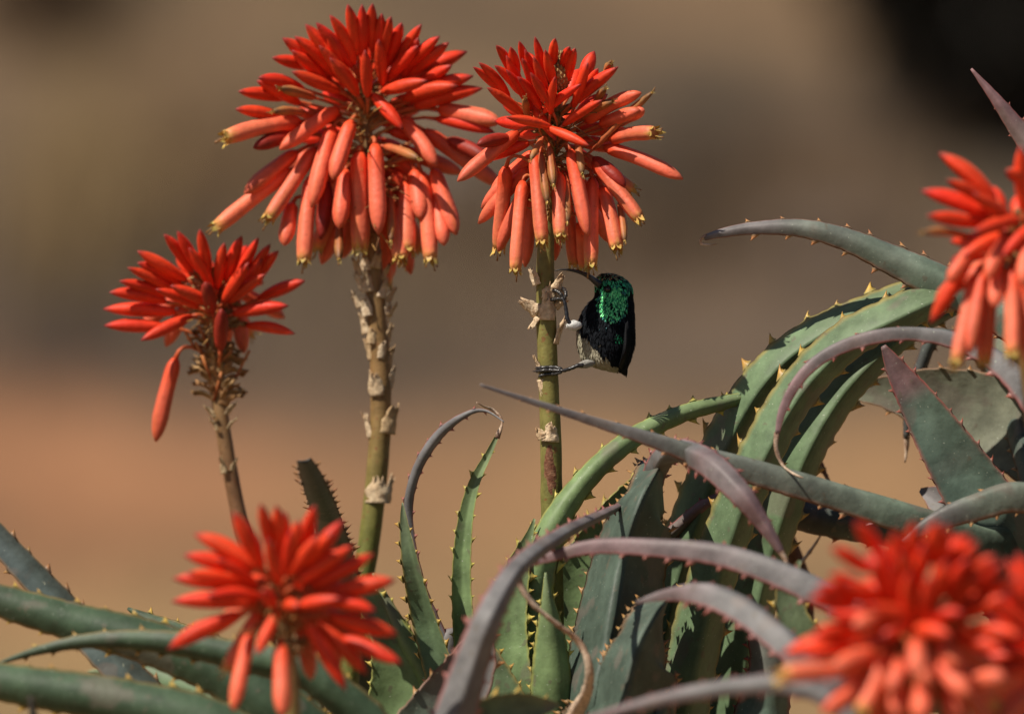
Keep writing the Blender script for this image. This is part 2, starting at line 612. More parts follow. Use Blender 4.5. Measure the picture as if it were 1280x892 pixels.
    if dry_tip:
        dq = [(*P(x, y, d), w * S(d)) for x, y, d, w in dry_tip]
        dn = max(14, int(sum(math.dist(a[:3], c[:3]) for a, c in zip(dq, dq[1:])) / (5 * PX)))
        ds = catmull(dq, dn)
        db = MB()
        twist = rs.uniform(2, 5)
        rr_ = [max(s[3], 0.5 * PX) * 0.5 * (1 + 0.35 * noise.noise(Vector((i * 0.7, seed, 0)))) for i, s in enumerate(ds)]
        db.sweep([Vector(s[:3]) for s in ds], rr_, 8,
                 lambda t, a: mix(mix((0.20, 0.11, 0.08), (0.62, 0.48, 0.36), sstep(0, 0.2, t)), (0.34, 0.20, 0.13), (0.5 + 0.5 * math.sin(a + t * 9)) ** 2),
                 lambda t, a: 0.28 + 0.72 * abs(math.cos(a + t * twist)))
        db.build('dry_tip', M['dry'], lo, org)
    return lo


BUDL, MATL = 90.0, 118.0


def tone(kind, t, ang, j):
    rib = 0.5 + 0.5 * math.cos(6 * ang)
    if kind == 'b':
        c = mix((0.80, 0.050, 0.014), (0.74, 0.022, 0.010), t)
        c = mix(c, (0.84, 0.082, 0.020), j * 0.6)
        c = mix(c, (0.17, 0.028, 0.034), sstep(0.86, 0.99, t) * 0.85)
    elif kind == 's':
        c = mix((0.82, 0.085, 0.026), (0.86, 0.170, 0.096), sstep(0.05, 0.5, t))
        c = mix(c, (0.55, 0.12, 0.07), sstep(0.85, 1.0, t))
        c = mix(c, (0.82, 0.10, 0.035), j * 0.4)
    elif kind == 'o':
        c = mix((0.82, 0.085, 0.026), (0.86, 0.185, 0.098), sstep(0.05, 0.45, t))
        c = mix(c, (0.62, 0.40, 0.10), sstep(0.88, 1.0, t) * (0.4 + 0.5 * rib))
    elif kind == 'w':
        c = mix((0.50, 0.10, 0.035), (0.46, 0.20, 0.07), t)
        c = mix(c, (0.20, 0.10, 0.05), sstep(0.75, 1.0, t))
    else:
        c = mix((0.40, 0.032, 0.014), (0.26, 0.018, 0.012), t)
    rib3 = (0.5 + 0.5 * math.cos(3 * ang)) ** 6
    c = mix(c, (c[0] * 0.62, c[1] * 0.8 + 0.012, c[2] * 0.6), rib3 * sstep(0.2, 0.8, t) * 0.7)
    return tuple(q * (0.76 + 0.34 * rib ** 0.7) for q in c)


PROFILE = {
    'b': [(0, .36), (.06, .58), (.18, .80), (.36, .97), (.52, 1.0), (.68, .90), (.82, .66), (.92, .38), (1, .08)],
    's': [(0, .48), (.05, .78), (.14, .92), (.32, .92), (.55, .97), (.72, .98), (.84, .82), (.93, .52), (1, .12)],
    'o': [(0, .50), (.04, .84), (.12, .97), (.3, .93), (.55, .95), (.8, 1.0), (.92, .92), (1, .80)],
    'w': [(0, .4), (.1, .7), (.4, .75), (.7, .85), (.9, .6), (1, .3)],
    'd': [(0, .42), (.1, .75), (.4, .95), (.7, .9), (.9, .6), (1, .14)],
}


def prof(kind, t):
    p = PROFILE[kind]
    for (a, ra), (b, rb) in zip(p, p[1:]):
        if t <= b:
            return lerp(ra, rb, (t - a) / (b - a))
    return p[-1][1]


def floret(parent, org, p0, base, tip, kind, rad, bow, rs, res=1.0):
    """pedicel from p0 on the stalk to base, then the tube to tip"""
    b = MB()
    L = (tip - base).length
    d = (tip - base).normalized()
    # pedicel
    ctrl = base - d * min((base - p0).length * 0.7, L * 0.5)
    ped = []
    for k in range(6):
        t = k / 5
        ped.append(p0 * (1 - t) ** 2 + ctrl * 2 * t * (1 - t) + base * t * t)
    pr = rad * 0.26
    pc = mix((0.42, 0.13, 0.045), (0.45, 0.24, 0.08), rs.random())
    b.sweep(ped, [pr * 1.1, pr, pr * .9, pr * .9, pr, pr * 1.3], 6, lambda t, a: mix(pc, (0.55, 0.09, 0.03), t))
    # tube
    n = 14
    side = d.cross(Vector((0, 0, 1)))
    if side.length < 0.1:
        side = d.cross(Vector((0, -1, 0)))
    side.normalize()
    bowv = side.cross(d)
    if bowv.z < 0:
        bowv = -bowv
    pts, rad_ = [], []
    sb = rs.uniform(-0.5, 0.5) * bow
    for i in range(n + 1):
        t = i / n
        off = math.sin(math.pi * t) * L
        pts.append(base + d * L * t + bowv * off * bow + side * off * sb)
        rad_.append(rad * prof(kind, t))
    j = rs.random()
    ph = rs.uniform(0, 6.28)
    shade = rs.uniform(0.86, 1.1)
    lob = 0.07 if kind != 'w' else 0.22
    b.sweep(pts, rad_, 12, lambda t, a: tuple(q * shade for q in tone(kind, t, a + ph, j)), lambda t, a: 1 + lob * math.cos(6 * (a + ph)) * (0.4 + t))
    if kind in ('o', 'w'):
        # flared petal tips and stamens
        e = pts[-1]
        T = (pts[-1] - pts[-3]).normalized()
        A = T.cross(Vector((0.3, 0.8, 0.5))).normalized()
        B = T.cross(A)
        r0 = rad_[-1] * 0.95
        for k in range(6):
            a = 2 * math.pi * k / 6 + ph
            dirr = A * math.cos(a) + B * math.sin(a)
            tan = B * math.cos(a) - A * math.sin(a)
            fl = rs.uniform(0.5, 1.1) * rad
            op = rs.uniform(0.1, 0.8)
            root_ = e + dirr * r0 - T * rad * 0.15
            m1 = root_ + T * fl * 0.6 + dirr * fl * 0.15 * op
            t1 = root_ + T * fl * 1.1 + dirr * fl * op
            cc = mix((0.62, 0.42, 0.10), (0.42, 0.36, 0.09), rs.random())
            i0 = b.vert(root_ - tan * r0 * 0.5, (0.66, 0.30, 0.10))
            i1 = b.vert(root_ + tan * r0 * 0.5, (0.66, 0.30, 0.10))
            i2 = b.vert(m1 + tan * r0 * 0.36, cc)
            i3 = b.vert(m1 - tan * r0 * 0.36, cc)
            i4 = b.vert(t1, mix(cc, (0.25, 0.12, 0.04), 0.5))
            b.face(i0, i1, i2, i3)
            b.face(i3, i2, i4)
        for k in range(3):
            a = rs.uniform(0, 6.28)
            dirr = A * math.cos(a) + B * math.sin(a)
            s0 = e + dirr * r0 * 0.4
            s1 = s0 + T * rad * rs.uniform(0.8, 1.7) + dirr * rad * rs.uniform(-.2, .5)
            b.sweep([s0, (s0 + s1) / 2 + dirr * rad * 0.05, s1], [rad * .06, rad * .06, rad * .13], 5, lambda t, q: mix((0.55, 0.38, 0.10), (0.22, 0.10, 0.04), t))
    return b.build('floret', M['floret'], parent, org)


def bract(parent, org, c, w, h, ang, yaw, rs, col=(0.52, 0.40, 0.25), curl=0.5, name='bract'):
    """papery curled scale hanging on the stalk: c = base point, ang = image angle of its axis (deg, 0 = up)"""
    b = MB()
    a = R(ang)
    up = Vector((math.sin(a), 0, math.cos(a)))
    out = Vector((math.sin(R(yaw)), -math.cos(R(yaw)), 0))
    side = up.cross(out).normalized()
    out = side.cross(up).normalized()
    nu, nv = 9, 8
    rows = []
    sd = rs.uniform(0, 50)
    rag = [rs.uniform(0.72, 1.12) for _ in range(nv + 1)]
    for i in range(nu + 1):
        u = i / nu
        ww = w * (0.95 - 0.55 * u ** 2.2) * (1 + 0.3 * noise.noise(Vector((u * 4, sd, 1))))
        row = []
        for k in range(nv + 1):
            v = -1 + 2 * k / nv
            nz = noise.noise(Vector((u * 3.5 + sd, v * 3, sd)))
            fine = noise.noise(Vector((u * 2 + sd, v * 14, 3.3)))
            hl = h * u * lerp(1, rag[k], u)
            p = c + up * hl + side * ww * 0.5 * v + out * (curl * h * u * u + 0.22 * ww * (1 - v * v) * (1 - 0.7 * u) + 0.16 * h * nz * u - 0.18 * ww * u * abs(v) ** 3)
            cc = mix(col, (col[0] * 0.6, col[1] * 0.45, col[2] * 0.36), 0.22 + 0.45 * fine + 0.3 * nz + 0.35 * sstep(0.8, 1, u))
            row.append(b.vert(p, cc))
        rows.append(row)
    b.rings(rows, close=False)
    o = b.build(name, M['bract'], parent, org)
    md = o.modifiers.new('thickness', 'SOLIDIFY')
    md.thickness = 0.0002
    return o


def stalk(plant, pts, cfn, name='flower_stalk', label=None):
    """pts: (px, py, depth, width px) bottom to top"""
    root, org = plant
    q = [(*P(x, y, d), w * S(d) * 0.5) for x, y, d, w in pts]
    n = max(20, int(sum(math.dist(a[:3], b[:3]) for a, b in zip(q, q[1:])) / (6 * PX)))
    sm = catmull(q, n)
    b = MB()
    b.sweep([Vector(s[:3]) for s in sm],
            [s[3] * (1 + 0.05 * noise.noise(Vector(s[:3]) * 90)) for s in sm], 18,
            lambda t, a: mix(cfn(t), tuple(x * 1.15 for x in cfn(t)), 0.5 + 0.5 * math.sin(a * 7)),
            lambda t, a: 1 + 0.025 * math.cos(a * 7))
    o = b.build(name, M['stalk'], root, org)
    if label:
        o['label'] = label
    return o


def make_head(plant, st, axis, d, items, conv, fill, seed, scale=1.0, rad=9.6, cone=None, lower=None, core=True, floor=0.8):
    """axis: list of (px, py) top -> bottom; items: (bx, by, tx, ty, kind[, back]) in crop coordinates via conv"""
    root, org = plant
    rs = random.Random(seed)
    s = S(d)

    def ax(y):
        if y <= axis[0][1]:
            return axis[0]
        for (x0, y0), (x1, y1) in zip(axis, axis[1:]):
            if y <= y1:
                t = (y - y0) / (y1 - y0)
                return (lerp(x0, x1, t), y)
        return axis[-1]

    for it in items:
        bx, by = conv(it[0], it[1])
        tx, ty = conv(it[2], it[3])
        kind = it[4] if len(it) > 4 else 'b'
        thin = 1.0
        if kind == 'b':
            l0 = math.hypot(tx - bx, ty - by)
            l1 = max(l0, min(58.0, l0 * 1.7))
            thin = max(floor, min(1.0, l1 / 84))
            bx, by = tx + (bx - tx) * l1 / l0, ty + (by - ty) * l1 / l0
        back = len(it) > 5
        full = (BUDL if kind in ('b', 'd') else MATL) * scale
        down_ = (ty - by) > 0.45 * math.hypot(tx - bx, ty - by)
        l2 = math.hypot(tx - bx, ty - by)
        axx, axy = ax(by)
        dx = bx - axx
        db = -math.sqrt(max(60.0, 34.0 ** 2 - dx * dx)) * scale + rs.uniform(-5, 5)
        dep = math.sqrt(max(0, full * full - l2 * l2)) * 0.85
        dep = min(dep, full * (0.42 if not down_ else 0.3))
        if back:
            db, dep = -db * 0.6, -dep
        base = P(bx, by, d + db * s)
        tip = P(tx, ty, d + (db - dep) * s)
        down = (ty - by) > 0.45 * l2
        sy = by + (26 if not down else rs.uniform(-2, 14))
        px_, py_ = ax(sy)
        side = max(-5, min(5, dx * 0.3))
        p0 = P(px_ + side, py_, d + (-5 if not back else 5) * s)
        r = rad * scale * s * rs.uniform(0.92, 1.06) * (0.6 if kind == 'w' else 1) * thin
        floret(st, org, p0, base, tip, kind, r, rs.uniform(0.0, 0.05) if not down else rs.uniform(0.0, 0.025), rs)
    # the side turned away, from the same spiral
    y0, y1 = axis[0][1], lower if lower else axis[-1][1]
    for k in range(fill):
        t = (k + 0.5) / fill
        az = k * 2.39996 + rs.uniform(-.2, .2)
        dirb = Vector((math.cos(az), abs(math.sin(az)) * 0.9 + 0.12, 0)).normalized()
        el = lerp(R(70), R(-76), t ** 0.8) + rs.uniform(-.15, .15)
        y = lerp(y0, y1, t ** 0.9)
        axx, _ = ax(y)
        kind = 'b' if t < 0.55 else rs.choice('sso')
        full = (BUDL if kind == 'b' else MATL) * scale * rs.uniform(0.72, 0.86) * (0.62 if t < 0.3 else 1)
        a0 = P(axx, y, d)
        p0 = a0 + dirb * 5 * s + Vector((0, 0, -12 * s))
        base = a0 + dirb * 30 * scale * s + Vector((0, 0, 6 * s))
        dr = dirb * math.cos(el) + Vector((0, 0, math.sin(el)))
        tip = base + dr * full * s
        floret(st, org, p0, base, tip, kind, rad * scale * s * 0.95, 0.02, rs)
    # dry bracts between the pedicels
    if core:
        for k in range(34):
            y = lerp(y0 + 4, y1 + 35, rs.random())
            axx, _ = ax(y)
            az = rs.uniform(-80, 80)
            c = P(axx, y, d) + Vector((math.sin(R(az)) * 7 * s, -math.cos(R(az)) * 7 * s, 0))
            bract(st, org, c, rs.uniform(6, 10) * s, rs.uniform(10, 20) * s, az * 0.6 + rs.uniform(-25, 25), az, rs,
                  mix((0.42, 0.28, 0.13), (0.30, 0.16, 0.07), rs.random()), 0.6)
    fb = MB()
    for k in range(46):
        y = lerp(y0 + 15, y1 + 30, rs.random())
        axx, _ = ax(y)
        az = rs.uniform(-1.5, 1.5)
        p = P(axx, y, d)
        o_ = Vector((math.sin(az), -math.cos(az), rs.uniform(-0.6, 0.7))).normalized()
        l = rs.uniform(18, 62) * s * scale
        q = p + o_ * l
        wv = Vector((rs.uniform(-1, 1), rs.uniform(-1, 1), rs.uniform(-1, 0.4))) * l * 0.3
        cc = mix((0.46, 0.26, 0.08), (0.20, 0.09, 0.04), rs.random())
        fb.sweep([p, p.lerp(q, 0.35), p.lerp(q, 0.7) + wv * 0.3, q + wv], [1.6 * s, 1.2 * s, 0.9 * s, 0.7 * s], 5, lambda t, a: cc)
    fb.build('dry_filaments', M['bract'], st, org, kind='stuff')
    if cone:
        cx, cy, cw, ch = cone
        b = MB()
        c0 = P(cx, cy, d - 26 * s)
        pts = [c0 + Vector((0.0, 0, (ch * (0.5 - i / 12.0)) * s)) for i in range(13)]
        rr = [cw * 0.5 * s * math.sin(math.pi * (0.06 + 0.80 * i / 12.0)) for i in range(13)]
        b.sweep(list(reversed(pts)), list(reversed(rr)), 16, lambda t, a: (0.34, 0.20, 0.09))
        for i in range(13):
            for k in range(11):
                a = k * 2 * math.pi / 11 + i * 0.29
                o_ = Vector((math.cos(a), math.sin(a), 0.35)).normalized()
                q = pts[i] + Vector((math.cos(a), math.sin(a), 0)) * rr[i] * 0.92
                up = Vector((0, 0, 1))
                l = 3.4 * s * rs.uniform(.8, 1.3)
                b.sweep([q, q + o_ * l * 0.6, q + o_ * l * 0.7 + up * l], [l * 0.55, l * 0.5, l * 0.08], 5,
                        lambda t, a_: mix((0.30, 0.16, 0.07), (0.52, 0.34, 0.14), t))
        b.build('bud_cone', M['bract'], st, org)


def plant_at(label, px, py, d, tr=16):
    """an aloe on its own trunk, crown below the frame"""
    c = P(px, py, d)
    base = Vector((c.x, c.y, ground_z(c.x, c.y)))
    root = thing('aloe_plant', label, 'aloe', base, 'flowering aloes')
    b = MB()
    n = 16
    pts = [base.lerp(c, i / n) + Vector((0.012 * math.sin(i * 0.8 + px), 0.012 * math.cos(i * 0.7), 0)) for i in range(n + 1)]
    pts[0] = base + Vector((0, 0, -0.02))
    b.sweep(pts, [lerp(tr * 1.5, tr, i / n) * PX * (1 + 0.12 * math.sin(i * 2.1)) for i in range(n + 1)], 12,
            lambda t, a: mix((0.20, 0.15, 0.11), (0.26, 0.22, 0.15), 0.5 + 0.5 * math.sin(t * 40)))
    b.build('trunk', M['trunk'], root, base)
    return (root, base), c



# ------------------------------------------------------------------ background on the bank
def bank_y(px, py):
    """distance at which the ray through a photo pixel meets the bank"""
    for i in range(400):
        d = 20 + i * 0.1
        p = P(px, py, d)
        if p.z <= ground_z(p.x, p.y):
            return d
    return 60.0


def on_bank(px, py):
    p = P(px, py, bank_y(px, py))
    return p.x, p.y


x, y = on_bank(1215, 185)
shrub('shrub', 'dense blackish evergreen bush blurred on the bank', 'bush', x + 0.1, y, 0.66, 0.46, (0.010, 0.008, 0.005), 8000, 0.075, 11)
x, y = on_bank(930, 235)
shrub('shrub', 'low greyish leafless scrub blurred behind the arching leaf', 'bush', x, y, 0.60, 0.14, (0.11, 0.085, 0.07), 700, 0.05, 12)
x, y = on_bank(60, 60)
shrub('shrub', 'brown dry bush blurred behind the tallest flower head', 'bush', x, y, 0.40, 0.22, (0.075, 0.045, 0.025), 700, 0.05, 13)
x, y = on_bank(120, 300)
rock('grey boulder blurred on the bank behind the flower with bare stalks', x, y, 0.22, (0.16, 0.145, 0.13), 3)
x, y = on_bank(560, 260)
rock('brown-grey boulder blurred on the bank between the two tall flowers', x, y, 0.25, (0.15, 0.125, 0.11), 5)
x, y = on_bank(1040, 330)
rock('dull boulder blurred on the bank beyond the hooked leaf tip', x, y, 0.2, (0.13, 0.105, 0.09), 9)

# ------------------------------------------------------------------ the aloes
pl_big, cr_big = plant_at('aloe with the tallest, fullest domed red flower head', 425, 1080, 0.12)
pl_bird, cr_bird = plant_at('aloe whose flower stalk carries the perched bird', 690, 1060, 0.0)
pl_bare, cr_bare = plant_at('aloe with sparse red flower on bare reddish stalk, one floret drooping alone', 372, 1060, 0.14)
pl_low, cr_low = plant_at('aloe with short blurred flower head above toothed leaves lying sideways', 350, 1140, -0.30)
pl_fat, cr_fat = plant_at('flowerless aloe with thick upright green leaves bending over', 850, 1120, 0.04)
pl_side, cr_side = plant_at('aloe with ragged blurred flower before the purple-tinged broad leaves', 1400, 980, -0.2)
pl_front, cr_front = plant_at('aloe with the largest, most blurred round red flower head', 1150, 1240, -0.52)
pl_edge, cr_edge = plant_at('aloe with blurred red flower partly hidden behind the round blurred head', 1330, 1240, -0.46)


def stem_col(lo, hi, a=0.25, b=0.75):
    return lambda t: mix(lo, hi, sstep(a, b, t))


G1, G2, RB, TAN = (0.16, 0.165, 0.035), (0.20, 0.175, 0.05), (0.17, 0.075, 0.035), (0.26, 0.15, 0.07)

# stalk and flower of the big aloe
st = stalk(pl_big, [(425, 1080, 0.12, 30), (428, 940, 0.12, 29), (440, 800, 0.12, 28), (461, 680, 0.12, 27), (474, 560, 0.12, 27),
                    (476, 470, 0.12, 26), (470, 380, 0.12, 25), (464, 300, 0.12, 22), (460, 200, 0.12, 17), (456, 90, 0.12, 9), (455, 55, 0.12, 4)],
           stem_col((0.13, 0.14, 0.03), (0.22, 0.13, 0.05), 0.35, 0.6))
H1 = [(490,180,458,15),(510,190,505,15),(540,170,540,12),(480,210,400,50),(470,220,355,75),(440,260,320,80),(570,200,600,55),(590,210,635,75),
 (610,230,700,80),(520,262,515,165),(420,250,285,120),(400,262,245,125),(330,215,210,190),(640,230,760,120),(660,250,790,140),(640,280,850,170),
 (470,290,365,150),(475,290,400,190),(430,300,275,235),(600,250,690,150),(570,240,560,130),(575,300,720,265),(660,330,870,250),(680,350,900,290),
 (640,325,820,282),(300,290,165,255),(230,320,100,300),(300,340,160,265),(260,390,90,358),(300,400,60,450,'o'),(290,440,150,485,'d'),(425,358,235,490,'s'),
 (290,500,120,635,'s'),(270,560,30,745,'o'),(350,490,200,715,'o'),(410,420,340,680,'s'),(470,400,410,590,'s'),(340,580,315,855,'o'),(450,560,430,750,'s'),
 (495,500,500,815,'o'),(548,475,560,770,'s'),(390,600,370,785,'d'),(275,670,250,805,'s'),(560,335,640,425),(640,390,750,545,'s'),(710,430,970,615,'s'),
 (750,390,940,435),(760,360,960,400,'s'),(790,460,930,530,'d'),(580,480,690,520,'w'),(680,560,700,720,'s'),(700,570,730,850,'o'),(740,560,815,770,'s'),
 (650,600,655,820,'o'),(625,680,630,850,'o'),(750,640,775,805,'s'),(430,740,430,850,'w'),(350,320,240,290,'w'),(320,370,215,365,'w'),
 (660,200,690,125),(560,160,570,45),(430,200,385,100),(690,290,800,215),(360,240,275,165),(600,640,600,790,'w')]
make_head(pl_big, st, [(452, 75), (456, 120), (460, 200), (464, 290)], 0.12, H1, lambda X, Y: (260 + X / 2.624, Y / 2.624), 46, 21, 1.0, 10.8, lower=265)

# stalk and flower with the bird
st2 = stalk(pl_bird, [(690, 1060, 0, 30), (692, 850, 0, 28), (690, 660, 0, 27), (689, 560, 0, 27), (686, 480, 0, 25), (683, 400, 0, 25), (682, 330, 0, 22),
                      (686, 240, 0, 18), (694, 150, 0, 12), (699, 105, 0, 8)],
            stem_col((0.12, 0.13, 0.03), (0.18, 0.16, 0.045), 0.25, 0.6))
H2 = [(300,140,275,45),(340,112,345,50),(380,122,395,80),(400,152,415,85),(175,140,140,75),(205,142,190,80),(240,132,220,60),(215,200,175,110),
 (270,172,240,90),(300,200,270,115),(130,210,60,150),(170,240,80,135),(195,205,135,145),(215,305,108,222),(240,262,175,160),(270,242,230,120),(305,250,260,170),
 (335,260,345,185),(345,278,435,210),(375,352,510,265),(430,230,460,135),(470,205,495,155),(405,278,565,150),(290,350,175,325),(275,300,350,408),
 (350,375,465,425),(455,340,645,240,'s'),(480,435,682,240,'w'),(560,345,655,300,'s'),(540,400,690,380,'o'),(520,430,790,540,'s'),(215,378,5,548,'s'),
 (190,400,75,420,'d'),(275,460,300,760,'o'),(232,550,207,858,'o'),(175,500,150,780,'o',1),(355,520,365,740,'o'),(400,440,460,740,'s'),(480,480,640,680,'o'),
 (475,540,470,840,'o'),(510,570,560,780,'o'),(480,470,590,565,'d'),(570,620,588,755,'w'),(440,690,448,840,'o',1),(262,250,215,185),(520,180,540,135,'w'),
 (440,330,545,270,'w'),(330,170,310,90),(505,350,640,300,'s'),(250,330,240,260,'w'),(480,300,520,225,'w'),(325,430,340,560,'w'),(295,450,318,620,'w'),(385,540,388,690,'w'),(300,400,262,470,'w'),(420,400,440,520,'w')]
make_head(pl_bird, st2, [(699, 105), (694, 150), (688, 220), (683, 300)], 0.0, H2, lambda X, Y: (570 + X / 2.787, 30 + Y / 2.787), 34, 22, 1.0, 9.6, floor=0.68,
          cone=(699, 90, 30, 44), lower=250)

# sparse flower
st3 = stalk(pl_bare, [(372, 1060, 0.14, 24), (350, 880, 0.14, 22), (322, 740, 0.14, 21), (298, 640, 0.14, 20), (281, 550, 0.14, 19), (273, 490, 0.14, 20),
                      (268, 430, 0.14, 22), (264, 370, 0.14, 17), (261, 340, 0.14, 8)],
            stem_col((0.17, 0.085, 0.04), (0.26, 0.16, 0.07), 0.6, 0.85))
H3 = [(290,170,205,55),(310,165,245,45),(340,172,312,40),(370,190,388,80),(395,185,440,60),(420,200,490,65),(460,192,525,85),(470,212,550,105),(270,190,125,105),
 (260,205,125,140),(240,225,95,155),(220,240,70,195),(210,258,40,230),(240,290,22,280),(210,335,25,330),(290,302,135,375),(305,245,225,210),(300,272,180,220),
 (400,232,460,140),(410,252,510,175),(490,250,630,195),(415,295,580,270),(455,330,600,355),(375,400,378,280,'d'),(240,430,180,680,'s'),
 (330,180,280,95),(440,230,500,130),(350,290,330,200,'d')]
make_head(pl_bare, st3, [(263, 345), (266, 400), (270, 460), (274, 500)], 0.14, H3, lambda X, Y: (120 + X / 2.411, 270 + Y / 2.411), 14, 23, 0.86, 11.2, lower=375)
rs3 = random.Random(31)
for k in range(110):     # brown bracts and bare pedicels under the sparse flower
    yy = lerp(350, 508, rs3.random())
    xx = lerp(262, 276, (yy - 350) / 158)
    az = rs3.uniform(-88, 88)
    c = P(xx, yy, 0.14) + Vector((math.sin(R(az)) * 10 * PX, -math.cos(R(az)) * 10 * PX, 0))
    bract(st3, pl_bare[1], c, rs3.uniform(6, 12) * PX, rs3.uniform(13, 28) * PX, az * 0.75 + rs3.uniform(-15, 15), az, rs3,
          mix((0.56, 0.40, 0.20), (0.36, 0.17, 0.07), rs3.random()), 0.7)
for (x0, y0, x1, y1) in ((365,450,410,405),(355,555,378,470),(420,490,462,405),(330,440,300,380),(340,400,310,330),(300,400,270,350),(350,500,320,420)):
    a = P(120 + x0 / 2.411, 270 + y0 / 2.411, 0.14 - 0.004)
    e = P(120 + x1 / 2.411, 270 + y1 / 2.411, 0.14 - 0.010)
    pb = MB()
    pb.sweep([a, a.lerp(e, .5) + Vector((0, -0.001, 0)), e], [1.8 * PX, 1.7 * PX, 2.2 * PX], 7, lambda t, q: mix((0.30, 0.07, 0.03), (0.45, 0.17, 0.05), t))
    pb.build('pedicel', M['floret'], st3, pl_bare[1])

# low blurred flower
st4 = stalk(pl_low, [(350, 1140, -0.30, 28), (362, 960, -0.30, 27), (362, 860, -0.30, 25), (355, 790, -0.30, 22), (348, 720, -0.30, 14), (345, 690, -0.30, 6)],
            stem_col((0.15, 0.16, 0.035), (0.26, 0.17, 0.07)))
H4 = [(420,330,310,120),(450,265,415,90),(490,255,475,95),(500,285,510,120),(540,255,560,150),(560,285,625,95),(400,335,160,205),(380,342,120,285),(370,392,80,375),
 (350,392,130,355),(400,465,75,462),(410,442,210,440),(330,510,60,645),(375,585,310,880,'s'),(460,540,400,665),(492,630,500,905,'s'),(520,362,640,210),
 (560,382,730,150),(540,402,770,250),(610,402,850,280),(680,430,930,380),(610,442,855,500),(680,520,940,590),(635,530,820,740),(590,540,740,800),
 (730,600,955,700),(450,455,425,420),(530,480,560,482),(600,302,690,200),(340,362,250,300),(520,300,530,190),(470,330,440,220),(600,470,720,450)]
make_head(pl_low, st4, [(346, 695), (350, 730), (356, 780), (362, 830)], -0.30, H4, lambda X, Y: (190 + X / 3.0545, 600 + Y / 3.0545), 20, 24, 0.98, 11.2, lower=780)

# big blurred flower in front
st5 = stalk(pl_front, [(1150, 1240, -0.52, 34), (1152, 1000, -0.52, 32), (1150, 860, -0.52, 28), (1147, 760, -0.52, 18), (1146, 700, -0.52, 8)],
            stem_col((0.15, 0.16, 0.035), (0.26, 0.17, 0.07)))
H5 = [(470,200,370,75),(410,270,265,185),(430,400,260,295),(360,400,200,350),(350,430,170,400),(560,280,540,110),(610,250,625,70),(680,240,720,65),(720,260,770,90),
 (760,270,860,130),(780,310,890,160),(820,320,970,220),(850,350,1000,250),(880,400,1060,310),(600,330,560,200),(640,300,660,180),(500,380,440,250),(480,420,330,330),
 (560,400,520,240),(700,400,760,240),(780,420,900,300),(820,480,1010,390),(480,500,370,520,'s'),(400,540,60,640),(400,690,60,725,'o'),(350,600,150,640),
 (510,640,400,880,'o'),(630,580,640,740,'s'),(720,600,810,690,'s'),(430,760,230,890,'s'),(560,740,550,900,'s'),(660,760,650,920,'s'),(760,780,800,920,'s'),
 (830,580,1000,620),(860,520,1080,560),(840,760,1010,740,'s'),(600,420,600,290),(660,430,700,300),(540,470,430,430),(700,480,830,460),(690,540,780,560),
 (560,520,490,560),(450,640,280,700,'s'),(520,330,470,190),(760,360,850,230),(640,640,680,780,'s'),(580,660,520,800,'s'),(720,680,860,820,'s'),(330,520,190,560)]
make_head(pl_front, st5, [(1146, 715), (1148, 770), (1150, 830), (1152, 880)], -0.52, H5, lambda X, Y: (960 + X / 3.403, 630 + Y / 3.403), 44, 25, 1.12, 11.6, lower=860)

# its neighbour at the edge
st6 = stalk(pl_edge, [(1330, 1240, -0.46, 32), (1322, 1000, -0.46, 30), (1316, 880, -0.46, 26), (1312, 800, -0.46, 14), (1310, 770, -0.46, 6)],
            stem_col((0.15, 0.16, 0.035), (0.26, 0.17, 0.07)))
H6 = []
r6 = random.Random(66)
for k in range(46):
    t = (k + 0.5) / 46
    a = R(lerp(84, -80, t)) + r6.uniform(-.1, .1)
    sg = -1 if k % 2 else 1
    l = r6.uniform(60, 100)
    by = lerp(778, 872, t)
    H6.append((1312 + sg * r6.uniform(6, 26), by, 1312 + sg * (20 + l * math.cos(a) * r6.uniform(.6, 1)), by - l * math.sin(a), 'b' if t < .6 else r6.choice('so')))
make_head(pl_edge, st6, [(1310, 775), (1312, 800), (1314, 840), (1316, 880)], -0.46, H6, lambda X, Y: (X, Y), 20, 26, 1.05, 10.4, lower=870)

# ragged flower at the side
st7 = stalk(pl_side, [(1400, 980, -0.2, 30), (1340, 760, -0.24, 28), (1300, 560, -0.26, 26), (1285, 440, -0.27, 24), (1276, 330, -0.27, 18), (1272, 260, -0.27, 8)],
            stem_col((0.15, 0.16, 0.035), (0.24, 0.15, 0.06)))
H7 = [(320,400,165,270),(315,425,185,345),(300,440,115,375),(285,470,130,445),(250,505,120,490,'w'),(360,460,260,490),(275,510,190,630,'s'),(255,555,140,745),
 (310,590,290,850,'o'),(265,615,215,850,'o'),(290,600,250,830,'s'),(395,345,350,320),(400,430,390,250),(420,480,340,560),(330,580,320,700,'s'),(340,440,260,380),
 (300,520,230,560),(350,500,300,620,'s'),(430,400,440,230),(450,420,520,280),(460,450,590,360),(470,480,620,440),(470,510,620,520),(460,540,590,640,'s'),
 (450,570,540,760,'s'),(430,590,480,840,'o'),(400,600,420,860,'o'),(370,590,370,830,'o'),(410,520,400,640,'s')]
make_head(pl_side, st7, [(1272, 270), (1275, 300), (1279, 350), (1284, 410)], -0.27, H7, lambda X, Y: (1100 + X / 2.228, 70 + Y / 2.228), 26, 27, 0.98, 11.0, lower=360)

